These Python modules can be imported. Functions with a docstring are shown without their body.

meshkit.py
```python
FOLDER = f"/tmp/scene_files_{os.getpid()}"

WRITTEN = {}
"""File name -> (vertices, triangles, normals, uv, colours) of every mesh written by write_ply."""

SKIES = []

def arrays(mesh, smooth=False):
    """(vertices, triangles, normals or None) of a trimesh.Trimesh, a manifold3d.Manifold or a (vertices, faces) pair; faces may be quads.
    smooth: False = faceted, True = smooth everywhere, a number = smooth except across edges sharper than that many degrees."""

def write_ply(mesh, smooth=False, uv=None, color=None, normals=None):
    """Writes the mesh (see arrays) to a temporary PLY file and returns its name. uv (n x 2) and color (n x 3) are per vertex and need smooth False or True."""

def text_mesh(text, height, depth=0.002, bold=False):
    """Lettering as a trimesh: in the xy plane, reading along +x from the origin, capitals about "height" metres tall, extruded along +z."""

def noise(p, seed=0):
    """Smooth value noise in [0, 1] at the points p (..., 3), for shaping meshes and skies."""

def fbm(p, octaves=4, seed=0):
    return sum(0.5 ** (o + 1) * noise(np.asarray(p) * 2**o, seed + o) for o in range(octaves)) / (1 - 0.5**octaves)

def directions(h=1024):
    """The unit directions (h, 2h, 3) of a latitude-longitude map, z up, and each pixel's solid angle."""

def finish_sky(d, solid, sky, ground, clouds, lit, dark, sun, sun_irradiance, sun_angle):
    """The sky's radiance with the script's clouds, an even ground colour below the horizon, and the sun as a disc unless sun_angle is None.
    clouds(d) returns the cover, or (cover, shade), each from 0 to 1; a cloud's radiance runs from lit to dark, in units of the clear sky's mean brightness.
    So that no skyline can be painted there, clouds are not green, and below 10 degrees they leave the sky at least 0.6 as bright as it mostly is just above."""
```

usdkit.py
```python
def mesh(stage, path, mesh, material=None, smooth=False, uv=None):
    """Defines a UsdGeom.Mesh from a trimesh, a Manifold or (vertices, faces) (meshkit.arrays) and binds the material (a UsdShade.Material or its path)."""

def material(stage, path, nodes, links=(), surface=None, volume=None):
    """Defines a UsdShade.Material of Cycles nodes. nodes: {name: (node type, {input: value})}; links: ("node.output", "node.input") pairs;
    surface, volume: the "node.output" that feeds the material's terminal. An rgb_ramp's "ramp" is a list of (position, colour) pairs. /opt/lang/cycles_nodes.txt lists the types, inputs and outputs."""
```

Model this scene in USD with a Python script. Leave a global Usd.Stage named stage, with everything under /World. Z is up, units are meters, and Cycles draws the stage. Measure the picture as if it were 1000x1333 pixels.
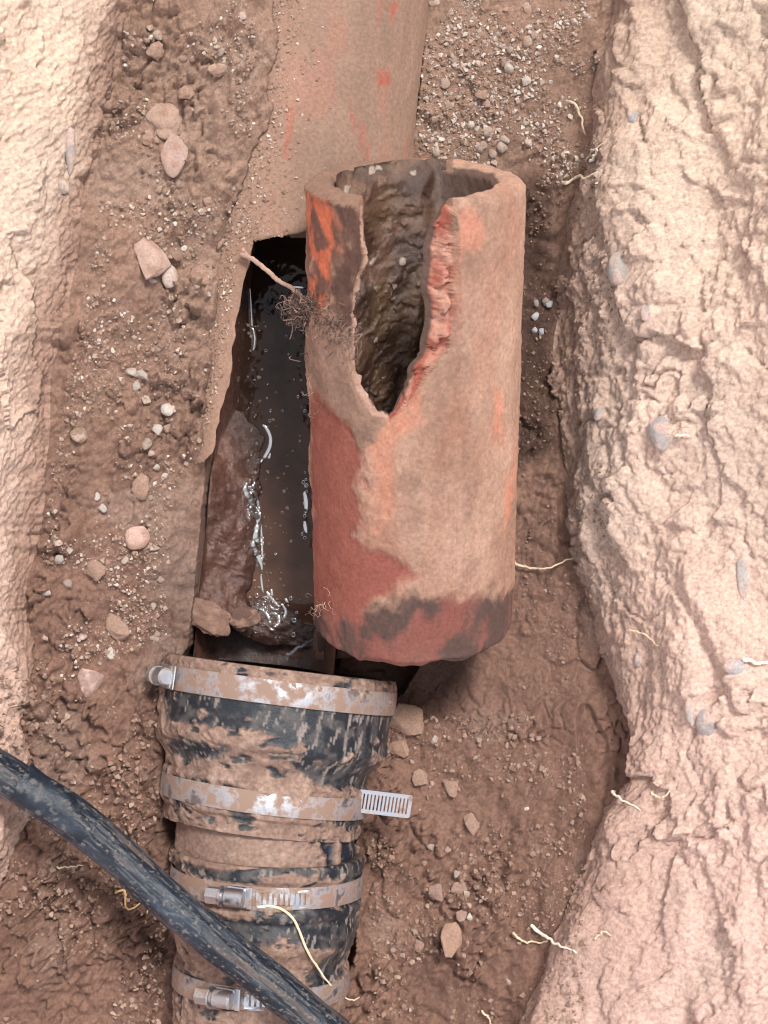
import math
import numpy as np, trimesh, usdkit, meshkit, shapely
from shapely.geometry import Polygon
import manifold3d as m3
from scipy.spatial import cKDTree
from scipy.interpolate import RBFInterpolator, RegularGridInterpolator
from pxr import Usd, UsdGeom, UsdLux, UsdShade, Gf, Sdf, Vt

stage = Usd.Stage.CreateInMemory()
UsdGeom.SetStageUpAxis(stage, 'Z'); UsdGeom.SetStageMetersPerUnit(stage, 1.0)
UsdGeom.Xform.Define(stage, '/World'); UsdGeom.Scope.Define(stage, '/World/Looks')

# ---------------------------------------------------------------- camera, sky, sun
DC = 1.15                      # height of the lens over the pipe level
SC = 0.0005                    # metres per photo pixel at z = 0
EXPOSURE = 1.48
SUN_DIR = np.array([0.22, 0.42, 0.86]); SUN_DIR /= np.linalg.norm(SUN_DIR)
SUN_INT, SUN_ANGLE = 0.40, 12.0
SKY_STRENGTH = 0.08
cam = UsdGeom.Camera.Define(stage, '/World/camera')
cam.CreateHorizontalApertureAttr(36.0); cam.CreateVerticalApertureAttr(48.0)
cam.CreateFocalLengthAttr(36.0 * DC / (1000 * SC))
cam.CreateFStopAttr(14.0); cam.CreateFocusDistanceAttr(1.13)
cam.CreateExposureAttr(EXPOSURE)
cam.CreateClippingRangeAttr(Gf.Vec2f(0.02, 5000))
cam.AddTranslateOp().Set((0, 0, DC))
elev = math.asin(SUN_DIR[2]); rot = math.atan2(SUN_DIR[0], SUN_DIR[1])
usdkit.material(stage, '/World/Looks/sky', {
    'tc': ('texture_coordinate', {}),
    'sky': ('sky_texture', {'sky_type': 'single_scattering', 'sun_disc': False, 'sun_elevation': elev, 'sun_rotation': rot, 'aerosol_density': 2.0}),
    'n': ('noise_texture', {'scale': 2.2, 'detail': 5.0, 'roughness': 0.55}),
    'r': ('rgb_ramp', {'ramp': [(0.30, (0.45,) * 3), (0.62, (0.92,) * 3)]}),
    'cl': ('mix', {'mix_type': 'mix', 'color2': (8.3, 8.2, 8.4)}),
    'bg': ('background_shader', {'strength': SKY_STRENGTH})},
    [('tc.generated', 'n.vector'), ('n.fac', 'r.fac'), ('r.color', 'cl.fac'), ('sky.color', 'cl.color1'), ('cl.color', 'bg.color')], surface='bg.background')
dome = UsdLux.DomeLight.Define(stage, '/World/sky')
dome.GetPrim().SetCustomDataByKey('kind', 'structure')
UsdShade.MaterialBindingAPI.Apply(dome.GetPrim()).Bind(UsdShade.Material.Get(stage, '/World/Looks/sky'))
sun = UsdLux.DistantLight.Define(stage, '/World/sun')
sun.CreateNormalizeAttr(True); sun.CreateIntensityAttr(SUN_INT); sun.CreateAngleAttr(SUN_ANGLE); sun.CreateColorAttr(Gf.Vec3f(1.0, 0.96, 0.90))
zl = SUN_DIR; xl = np.cross([0, 0, 1.0], zl); xl /= np.linalg.norm(xl); yl = np.cross(zl, xl)
sun.AddTransformOp().Set(Gf.Matrix4d(*xl, 0, *yl, 0, *zl, 0, 0, 0, 0, 1))

# ---------------------------------------------------------------- helpers
rng = np.random.default_rng(7)
def A(*v): return np.array(v, float)
def unit(v): v = np.asarray(v, float); return v / np.linalg.norm(v)
def W(px, py, z):
    """The point at height z that the photograph shows at (px, py)."""
    k = SC * (DC - z) / DC
    return np.stack(np.broadcast_arrays((np.asarray(px, float) - 500) * k, (666.5 - np.asarray(py, float)) * k, np.asarray(z, float)), -1)
def pix(p):
    k = SC * (DC - p[..., 2]) / DC
    return 500 + p[..., 0] / k, 666.5 - p[..., 1] / k
def sstep(a, b, x):
    t = np.clip((np.asarray(x, float) - a) / (b - a), 0, 1); return t * t * (3 - 2 * t)
def fbm(p, s, o=4, seed=0): return meshkit.fbm(np.asarray(p) * np.asarray(s, float), o, seed)
from scipy.ndimage import gaussian_filter
def soft(poly, x, y, w):
    gx_, gy_ = np.arange(-100, 1101, 4.0), np.arange(-150, 1501, 4.0)
    m = shapely.contains_xy(Polygon(poly), *np.meshgrid(gx_, gy_, indexing='ij')).astype(float)
    return RegularGridInterpolator((gx_, gy_), gaussian_filter(m, w / 4), bounds_error=False, fill_value=0)(np.stack([x, y], -1))
def inside(poly, x, y):
    return shapely.contains_xy(Polygon(poly), x, y)
def lerp(a, b, t):
    t = np.asarray(t, float)[..., None]; return np.asarray(a, float) * (1 - t) + np.asarray(b, float) * t

taken = {}
def path_for(name, parent):
    base = (str(parent) if parent else '/World') + '/'
    n = taken.get(base + name, 0); taken[base + name] = n + 1
    return base + name + (f'_{n:03d}' if n else '')
origin = {}
def tag(prim, label=None, cat=None, group=None, kind=None):
    for k, v in (('label', label), ('category', cat), ('group', group), ('kind', kind)):
        if v: prim.SetCustomDataByKey(k, v)
    return prim
def thing(name, label, cat, loc, group=None):
    x = UsdGeom.Xform.Define(stage, path_for(name, None)); x.AddTranslateOp().Set(Gf.Vec3d(*map(float, loc)))
    origin[str(x.GetPath())] = np.asarray(loc, float)
    return tag(x.GetPrim(), label, cat, group)
def obj(name, mesh, mat, parent=None, smooth=False, tint=None, own=True):
    """One Mesh prim; mesh in world coordinates. A top-level mesh gets its own origin."""
    if hasattr(mesh, 'to_mesh'):
        q = mesh.to_mesh(); mesh = (np.array(q.vert_properties[:, :3]), np.array(q.tri_verts))
    if isinstance(mesh, tuple): v, f = np.asarray(mesh[0], float), np.asarray(mesh[1], int)
    else: v, f = np.array(mesh.vertices), np.array(mesh.faces)
    if f.shape[1] == 4: f = np.vstack([f[:, [0, 1, 2]], f[:, [0, 2, 3]]])
    if tint is not None: smooth = bool(smooth)
    path = path_for(name, parent.GetPath() if parent else None)
    if parent:
        org = origin[str(parent.GetPath())]
    else:
        org = A((v[:, 0].min() + v[:, 0].max()) / 2, (v[:, 1].min() + v[:, 1].max()) / 2, v[:, 2].min()) if own else np.zeros(3)
    m = usdkit.mesh(stage, path, (v - org, f), f'/World/Looks/{mat}', smooth=smooth)
    if not parent: UsdGeom.Xformable(m).AddTranslateOp().Set(Gf.Vec3d(*org))
    origin[path] = org
    if tint is not None:
        UsdGeom.PrimvarsAPI(m).CreatePrimvar('tint', Sdf.ValueTypeNames.Float3Array, 'vertex').Set(Vt.Vec3fArray.FromNumpy(np.clip(tint, 0.003, 0.95).astype(np.float32)))
    return m.GetPrim()
def cat(ms): return trimesh.util.concatenate(ms)
def grid_faces(nr, nc, wrap=False):
    i = np.arange(nr - 1)[:, None] * nc; j = np.arange(nc if wrap else nc - 1)[None]
    jn = (j + 1) % nc
    return np.stack([i + j, i + jn, i + nc + jn, i + nc + j], -1).reshape(-1, 4)
def tri(f4): return np.vstack([f4[:, [0, 1, 2]], f4[:, [0, 2, 3]]])
def spline(pts, n):
    from scipy.interpolate import CubicSpline
    pts = np.asarray(pts, float); d = np.r_[0, np.cumsum(np.linalg.norm(np.diff(pts, axis=0), axis=1))]
    return CubicSpline(d, pts)(np.linspace(0, d[-1], n))
def sweep(path, rad, k=8, cap=True):
    """Tube along path; rad scalar or one per point."""
    path = np.asarray(path, float); n = len(path); rad = np.broadcast_to(rad, n)
    t = np.gradient(path, axis=0); t /= np.linalg.norm(t, axis=1)[:, None]
    u = np.cross(t[0], [0.13, 0.2, 1.0]); u /= np.linalg.norm(u); us = []
    for a in t:
        u = u - a * (u @ a); u /= np.linalg.norm(u); us.append(u)
    us = np.array(us); vs = np.cross(t, us); th = np.arange(k) * 2 * np.pi / k
    v = path[:, None] + rad[:, None, None] * (us[:, None] * np.cos(th)[None, :, None] + vs[:, None] * np.sin(th)[None, :, None])
    v = v.reshape(-1, 3); f = tri(grid_faces(n, k, True))
    if cap:
        v = np.vstack([v, path[:1], path[-1:]]); a = np.arange(k); b = (a + 1) % k
        f = np.vstack([f, np.stack([np.full(k, n * k), b, a], 1), np.stack([np.full(k, n * k + 1), (n - 1) * k + a, (n - 1) * k + b], 1)])
    return trimesh.Trimesh(v, f, process=False)
def frame(o, X, Y, Z):
    m = np.eye(4); m[:3, 0], m[:3, 1], m[:3, 2], m[:3, 3] = X, Y, Z, o; return m
def moved(mesh, M):
    mesh = mesh.copy(); mesh.apply_transform(M); return mesh
def rbox(x, y, z, r=0.001):
    """Box with rounded edges, centred."""
    s = [m3.Manifold.sphere(r, 8).translate((sx * (x / 2 - r), sy * (y / 2 - r), sz * (z / 2 - r))) for sx in (-1, 1) for sy in (-1, 1) for sz in (-1, 1)]
    q = m3.Manifold.batch_hull(s).to_mesh()
    return trimesh.Trimesh(np.array(q.vert_properties[:, :3]), np.array(q.tri_verts), process=False)
def cyl(r, h, k=24, ch=0.0):
    pr = [(0, -h / 2), (r - ch, -h / 2), (r, -h / 2 + ch), (r, h / 2 - ch), (r - ch, h / 2), (0, h / 2)]
    return trimesh.creation.revolve(np.array(pr), sections=k)
def tomani(mesh): return m3.Manifold(m3.Mesh(np.asarray(mesh.vertices, np.float32), np.asarray(mesh.faces, np.uint32)))

# ---------------------------------------------------------------- materials
def soil_mat(name, rough=0.95, spec=0.2, amt=0.35, bump=1.0, fine=1500.0, dist=0.0012, fleck=0.0, wet=False):
    nodes = {'g': ('geometry', {}), 'at': ('attribute', {'attribute': 'tint'}),
             'n1': ('noise_texture', {'scale': fine * 0.28, 'detail': 6.0, 'roughness': 0.65}),
             'n2': ('noise_texture', {'scale': fine, 'detail': 4.0, 'roughness': 0.6}),
             'r1': ('rgb_ramp', {'ramp': [(0.25, (1 - amt,) * 3), (0.5, (1.0,) * 3), (0.75, (1 + amt,) * 3)]}),
             'mul': ('mix', {'mix_type': 'multiply', 'fac': 1.0}),
             'r2': ('rgb_ramp', {'ramp': [(0.665, (0,) * 3), (0.70, (1.0,) * 3)]}),
             'fk': ('math', {'math_type': 'multiply', 'value2': fleck}),
             'fm': ('mix', {'mix_type': 'mix', 'color2': (0.62, 0.57, 0.52)}),
             'ad': ('math', {'math_type': 'add'}),
             'b': ('bump', {'strength': 0.85 * bump, 'distance': dist}),
             'p': ('principled_bsdf', {'roughness': rough, 'specular_ior_level': spec, 'diffuse_roughness': 0.0 if wet else 0.6})}
    links = [('g.position', 'n1.vector'), ('g.position', 'n2.vector'), ('n1.fac', 'r1.fac'), ('at.color', 'mul.color1'), ('r1.color', 'mul.color2'),
             ('n2.fac', 'r2.fac'), ('r2.color', 'fk.value1'), ('fk.value', 'fm.fac'), ('mul.color', 'fm.color1'), ('fm.color', 'p.base_color'),
             ('n1.fac', 'ad.value1'), ('n2.fac', 'ad.value2'), ('ad.value', 'b.height'), ('b.normal', 'p.normal')]
    usdkit.material(stage, f'/World/Looks/{name}', nodes, links, surface='p.BSDF')
soil_mat('soil', fleck=0.5, dist=0.0022, amt=0.4)
soil_mat('clay', rough=0.85, spec=0.25, amt=0.28, bump=0.55, dist=0.0008)
soil_mat('stone_tint', rough=0.85, spec=0.3, amt=0.3, bump=0.6, fine=2200, dist=0.0006)
soil_mat('gravel_tint', rough=0.8, spec=0.35, amt=0.15, bump=0.3, fine=3000, dist=0.0004)
soil_mat('wet_silt', rough=0.13, spec=0.9, amt=0.4, bump=0.9, fine=1100, dist=0.0012, wet=True)
soil_mat('sludge', rough=0.17, spec=0.9, amt=0.4, bump=0.9, fine=1500, dist=0.0012, wet=True, fleck=0.35)
soil_mat('root_tint', rough=0.8, spec=0.2, amt=0.3, bump=0.4, fine=3000, dist=0.0003)
def rubber_mat(name, rough=0.32):
    """Dark rubber or plastic where the tint is dark, matt dirt where it is light."""
    usdkit.material(stage, f'/World/Looks/{name}', {
        'g': ('geometry', {}), 'at': ('attribute', {'attribute': 'tint'}), 'bw': ('rgb_to_bw', {}),
        'rr': ('map_range', {'from_min': 0.03, 'from_max': 0.12, 'to_min': rough, 'to_max': 0.95, 'clamp': True}),
        'sp': ('map_range', {'from_min': 0.03, 'from_max': 0.12, 'to_min': 0.30, 'to_max': 0.12, 'clamp': True}),
        'n1': ('noise_texture', {'scale': 420.0, 'detail': 6.0, 'roughness': 0.65}),
        'n2': ('noise_texture', {'scale': 1700.0, 'detail': 4.0}),
        'r1': ('rgb_ramp', {'ramp': [(0.25, (0.6,) * 3), (0.5, (1.0,) * 3), (0.75, (1.4,) * 3)]}),
        'mul': ('mix', {'mix_type': 'multiply', 'fac': 1.0}), 'ad': ('math', {'math_type': 'add'}),
        'b': ('bump', {'strength': 0.5, 'distance': 0.0006}), 'p': ('principled_bsdf', {})},
        [('g.position', 'n1.vector'), ('g.position', 'n2.vector'), ('n1.fac', 'r1.fac'), ('at.color', 'mul.color1'), ('r1.color', 'mul.color2'), ('mul.color', 'p.base_color'),
         ('at.color', 'bw.color'), ('bw.val', 'rr.value'), ('rr.result', 'p.roughness'), ('bw.val', 'sp.value'), ('sp.result', 'p.specular_ior_level'),
         ('n1.fac', 'ad.value1'), ('n2.fac', 'ad.value2'), ('ad.value', 'b.height'), ('b.normal', 'p.normal')], surface='p.BSDF')
rubber_mat('rubber'); rubber_mat('hose_plastic', 0.27)
def metal_mat(name, dirt):
    """Stainless steel with patches of dried mud."""
    usdkit.material(stage, f'/World/Looks/{name}', {
        'g': ('geometry', {}), 'n': ('noise_texture', {'scale': 95.0, 'detail': 7.0, 'roughness': 0.6}),
        'n2': ('noise_texture', {'scale': 1500.0, 'detail': 3.0}),
        'r': ('rgb_ramp', {'ramp': [(dirt - 0.09, (0,) * 3), (dirt + 0.07, (1.0,) * 3)]}),
        'c': ('mix', {'mix_type': 'mix', 'color1': (0.21, 0.14, 0.108), 'color2': (0.40, 0.41, 0.44)}),
        'inv': ('map_range', {'from_min': 0.0, 'from_max': 1.0, 'to_min': 0.9, 'to_max': 0.36}),
        'b': ('bump', {'strength': 0.4, 'distance': 0.0004}),
        'p': ('principled_bsdf', {})},
        [('g.position', 'n.vector'), ('g.position', 'n2.vector'), ('n.fac', 'r.fac'), ('r.color', 'c.fac'), ('c.color', 'p.base_color'), ('r.color', 'p.metallic'),
         ('r.color', 'inv.value'), ('inv.result', 'p.roughness'), ('n2.fac', 'b.height'), ('b.normal', 'p.normal')], surface='p.BSDF')
metal_mat('steel_muddy', 0.55); metal_mat('steel', 0.44)
usdkit.material(stage, '/World/Looks/water', {
    'g': ('geometry', {}), 'n': ('noise_texture', {'scale': 70.0, 'detail': 2.0}), 'n3': ('noise_texture', {'scale': 40.0, 'detail': 4.0}),
    'r': ('rgb_ramp', {'ramp': [(0.3, (0.65,) * 3), (0.7, (1.3,) * 3)]}), 'at': ('attribute', {'attribute': 'tint'}), 'mul': ('mix', {'mix_type': 'multiply', 'fac': 1.0}),
    'b': ('bump', {'strength': 0.5, 'distance': 0.0025}),
    'p': ('principled_bsdf', {'roughness': 0.05, 'ior': 1.33, 'specular_ior_level': 0.3})},
    [('g.position', 'n.vector'), ('g.position', 'n3.vector'), ('n3.fac', 'r.fac'), ('at.color', 'mul.color1'), ('r.color', 'mul.color2'), ('mul.color', 'p.base_color'), ('n.fac', 'b.height'), ('b.normal', 'p.normal')], surface='p.BSDF')
usdkit.material(stage, '/World/Looks/glint_film', {'p': ('principled_bsdf', {'base_color': (0.10, 0.09, 0.085), 'roughness': 0.06, 'ior': 2.1, 'specular_ior_level': 1.0, 'coat_weight': 1.0, 'coat_roughness': 0.03})}, surface='p.BSDF')  # reflectivity raised beyond water to bring out the glints

TAN, PINK, FLOOR, DAMP_SHADE = A(.645, .50, .395), A(.61, .435, .375), A(.245, .150, .112), A(.088, .050, .038)

# ---------------------------------------------------------------- the buried pipe's line
RO, RI, ZA = 0.064, 0.0485, -0.035
KZ = SC * (DC - ZA) / DC
def axis_px(py): return 433.6 - 0.105 * py
PA, PB = W(axis_px(-900), -900, ZA), W(axis_px(876), 876, ZA)
PDIR = unit(PB - PA); PSIDE = unit(np.cross(PDIR, [0, 0, 1.0]))
if PSIDE[0] < 0: PSIDE = -PSIDE
def pipe_coords(x, y):
    d = np.stack([x - PA[0], y - PA[1]], -1)
    return d @ PSIDE[:2], d @ PDIR[:2]
def along(py): return float(pipe_coords(*W(axis_px(py), py, ZA)[:2])[1])

# ---------------------------------------------------------------- trench: ground, floor, two earth walls
HG = 0.85
ctl = A((180,-60,.03),(180,0,.03),(205,150,.02),(260,100,.014),(310,150,.022),(320,20,.024),(300,235,.011),(150,300,.03),(230,300,.008),(280,300,.0),(120,500,.02),(180,500,.004),(240,500,-.004),
        (60,800,.008),(150,800,-.008),(205,780,-.012),(100,950,-.004),(190,950,-.016),(200,1100,-.02),(100,1200,-.02),(0,1250,.0),(200,1300,-.03),(60,1100,-.01),(100,1400,-.03),(-60,1200,.02),
        (560,0,-.036),(560,150,-.036),(640,50,-.030),(740,50,-.012),(790,-20,.0),(700,200,-.045),(740,200,-.03),(700,300,-.055),(730,400,-.045),(700,500,-.06),(690,700,-.062),(745,700,-.045),
        (690,850,-.064),(740,900,-.045),(810,960,-.01),(550,950,-.067),(620,950,-.066),(500,1000,-.064),(560,1100,-.066),(650,1100,-.054),(740,1060,-.02),(720,1180,-.005),(550,1300,-.066),
        (650,1300,-.03),(480,1250,-.066),(520,700,-.066),(520,500,-.062),(520,300,-.05),(480,1400,-.066),(620,1420,-.03),(560,-100,-.036),(740,-100,-.01))
cw = ctl.copy(); cw[:, 0] = (ctl[:, 0] - 500) * SC * (DC - ctl[:, 2]) / DC; cw[:, 1] = (666.5 - ctl[:, 1]) * SC * (DC - ctl[:, 2]) / DC
rbf = RBFInterpolator(cw[:, :2], cw[:, 2], kernel='thin_plate_spline', smoothing=1e-5)
gx, gy = np.linspace(-.36, .3, 110), np.linspace(-.42, .42, 140)
gz = rbf(np.stack(np.meshgrid(gx, gy, indexing='ij'), -1).reshape(-1, 2)).reshape(110, 140)
gz = np.clip(gz, -.08, .06)
floor_rgi = RegularGridInterpolator((gx, gy), gz, bounds_error=False, fill_value=None)
def floor_base(x, y):
    return floor_rgi(np.stack([np.clip(x, -.36, .3), np.clip(y, -.42, .42)], -1))

FL = A((-100,190),(0,172),(100,160),(200,146),(300,118),(400,97),(500,82),(600,68),(700,55),(830,40),(900,38),(950,36),(1000,38),(1060,28),(1120,12),(1200,-30),(1300,-70),(1450,-80))
FR = A((-100,825),(0,800),(80,786),(130,780),(200,770),(260,752),(320,738),(420,731),(520,735),(600,744),(680,752),(760,764),(830,786),(900,812),(960,836),(1000,840),(1040,806),(1090,776),(1140,758),(1200,738),(1260,715),(1333,678),(1420,630))
def fine_rows():
    d = np.arange(-.372, .3721, .00115)
    out = .372 + np.array([.01,.03,.06,.1,.16,.24,.34,.46,.58,.7,.8,.9,1.0,1.1,1.2,1.3,1.4])
    return np.r_[-out[::-1], d, out]
Y = fine_rows(); NR = len(Y)
pyr = 666.5 - Y / SC
jag = lambda s, amp: amp * (fbm(np.stack([Y * 0 + s, Y, Y * 0], -1), 22, 5, int(s)) - .5) * 2
fl = (np.interp(pyr, FL[:, 0], FL[:, 1]) - 500) * SC + jag(3, .006)
fr = (np.interp(pyr, FR[:, 0], FR[:, 1]) - 500) * SC + jag(9, .007)
from scipy.ndimage import gaussian_filter1d
fl, fr = gaussian_filter1d(fl, 4), gaussian_filter1d(fr, 4)
fls, frs = gaussian_filter1d(fl, 45), gaussian_filter1d(fr, 45)
NF = 430
hs = np.r_[np.arange(0, .30, .00105), .315, .34, .38, .45, .55, .70, HG - .01]     # heights over the wall's foot
NH = len(hs)
outs = A(.05, .2, .6, 2, 8, 40, 200)
t = np.linspace(0, 1, NF)[None]
X_f = fl[:, None] * (1 - t) + fr[:, None] * t
Y_f = np.repeat(Y[:, None], NF, 1)
PF = np.stack([X_f, Y_f, floor_base(X_f, Y_f)], -1)
def worley(p, spacing, seed, k=2):
    g = np.random.default_rng(seed); lo, hi = p.reshape(-1, p.shape[-1]).min(0) - spacing, p.reshape(-1, p.shape[-1]).max(0) + spacing
    lo, hi = np.maximum(lo, -.6), np.minimum(hi, .6)
    n = int(np.prod((hi - lo) / spacing)) + 8
    pts = g.uniform(lo, hi, (n, p.shape[-1])); d, i = cKDTree(pts).query(p.reshape(-1, p.shape[-1]), k=k)
    return d.reshape(*p.shape[:-1], k), g.uniform(0, 1, n)[i[:, 0]].reshape(p.shape[:-1])
pxf, pyf = pix(PF)
def clods(p2, spacing, amp, seed, fill):
    q = p2 + (np.stack([fbm(np.c_[p2.reshape(-1, 2), np.zeros(p2.size // 2)], 90 , 2, seed), fbm(np.c_[p2.reshape(-1, 2), np.ones(p2.size // 2)], 90, 2, seed + 1)], -1).reshape(p2.shape) - .5) * spacing * 1.4
    d, r = worley(q, spacing, seed); h = np.clip(1 - (d[..., 0] / (spacing * (.35 + .3 * r))) ** 2, 0, 1)
    return np.where(r > 1 - fill, amp * (.4 + r) * np.sqrt(h) * np.where(h > 0, 1, 0), 0), d
P2 = PF[..., :2]
# roughness differs over the floor: lumpy loose soil left, cracked clods low right, smoother damp clay by the right wall
rough = .45 + .75 * sstep(330, 200, pxf) + .5 * sstep(880, 1000, pyf) * sstep(760, 640, pxf) - .15 * sstep(0, 300, pxf - 560) * sstep(300, 100, pyf)
rough = rough * (1 - .55 * sstep(235, 300, pxf) * sstep(345, 330, pxf) * sstep(420, 330, pyf))
disp = .011 * (fbm(PF, 13, 4, 1) - .5) * 2 * (.5 + .5 * rough) + .0070 * (fbm(PF, 55, 4, 2) - .5) * 2 * rough + .0042 * (fbm(PF, 190, 4, 3) - .5) * 2 * rough
c1, d1 = clods(P2, .016, .0055, 11, .45); c2, d2 = clods(P2, .0080, .0034, 12, .55); c3, _ = clods(P2, .0042, .0020, 13, .6)
lump = sstep(.42, .6, fbm(PF, 18, 3, 21)) * rough
disp += (c1 + c2 + c3) * np.clip(lump * 1.25, 0, 1.2)
crack = np.exp(-((d1[..., 1] - d1[..., 0]) / .0011) ** 2)
crackmask = sstep(.47, .6, fbm(PF, 16, 3, 31)) * (sstep(840, 960, pyf) + .45 * sstep(250, 180, pxf))
disp -= .0045 * crack * np.clip(crackmask, 0, 1)
# ledges where the floor climbs to the right wall
led = (fbm(PF * A(1, .55, 1), 17, 3, 41) * 5.0) % 1.0
disp += .006 * (np.minimum(led, (1 - led) * 12) - .5) * sstep(.35, .5, fbm(PF, 9, 2, 43)) * sstep(690, 730, pxf) * sstep(560, 700, pyf)
xy_ = P2 * A(1.2, .7) + (np.stack([fbm(PF, 22, 3, 44), fbm(PF, 22, 3, 45)], -1) - .5) * .04
fd_, fr2 = worley(xy_, .026, 46); bev = np.clip((fd_[..., 1] - fd_[..., 0]) / .004, 0, 1)
disp += ((fr2 - .5) * .0065 - .0022 * (1 - bev)) * np.clip(sstep(680, 730, pxf) * sstep(560, 700, pyf) + .8 * sstep(.5, .6, fbm(PF, 12, 2, 47)) * sstep(880, 980, pyf) + .6 * sstep(.5, .62, fbm(PF, 15, 2, 48)) * sstep(260, 200, pxf), 0, 1)
edge = np.minimum(t, 1 - t) * (fr - fl)[:, None]
PF[..., 2] += disp
# bed of the pipe, the gap before the coupling, the bed of the couplings
sd, al = pipe_coords(PF[..., 0], PF[..., 1])
contact = np.sqrt(np.maximum((RO - .006) ** 2 - np.clip(PF[..., 2] - ZA, -.05, .06) ** 2, 1e-8))
under_pipe = (al < along(868)) & (al > along(302)) & (np.abs(sd) < .0492)
arch = (al <= along(302)) & (np.abs(sd) < RO)
PF[..., 2] = np.where(under_pipe, ZA - RO - .004, PF[..., 2])
drift = .017 * np.exp(-((np.abs(sd) - .047) / .016) ** 2) * (sd < 0) * (.35 + .9 * sstep(.34, .66, fbm(PF, 44, 4, 49))) * sstep(along(640), along(560), al) * np.where(al > along(302), sstep(-.050, -.054, sd), 1)
PF[..., 2] += drift
zp = ZA + np.sqrt(np.maximum((RO + .0012) ** 2 - sd ** 2, 0))
arch &= PF[..., 2] < zp
PF[..., 2] = np.where(arch, np.minimum(PF[..., 2], ZA + np.sqrt(np.maximum((RO - .007) ** 2 - sd ** 2, 0))), PF[..., 2])
pit = inside([(246,842),(300,812),(345,800),(420,800),(440,770),(500,770),(520,830),(545,872),(525,905),(470,930),(228,900),(232,866)], pxf, pyf)
PF[..., 2] = np.where(pit, np.minimum(PF[..., 2], -.098 + .004 * fbm(PF, 60, 3, 5)), PF[..., 2])
PF[..., 2] -= .014 * soft([(480,800),(600,840),(598,895),(560,925),(510,925),(480,890)], pxf, pyf, 12)  # hollow dug to deepen the shade under the loose piece's base
bed = inside([(226,880),(500,880),(474,985),(462,1080),(462,1240),(430,1333),(430,1420),(240,1420),(240,1330),(238,1100)], pxf, pyf)
PF[..., 2] = np.where(bed, -.10, PF[..., 2])
# soft shadowless trough along the left side of the couplings
PF[..., 2] -= .022 * np.exp(-((pxf - (221 + (pyf - 870) * .02)) / 7.0) ** 2) * sstep(850, 880, pyf) * sstep(1120, 1060, pyf)

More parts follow.
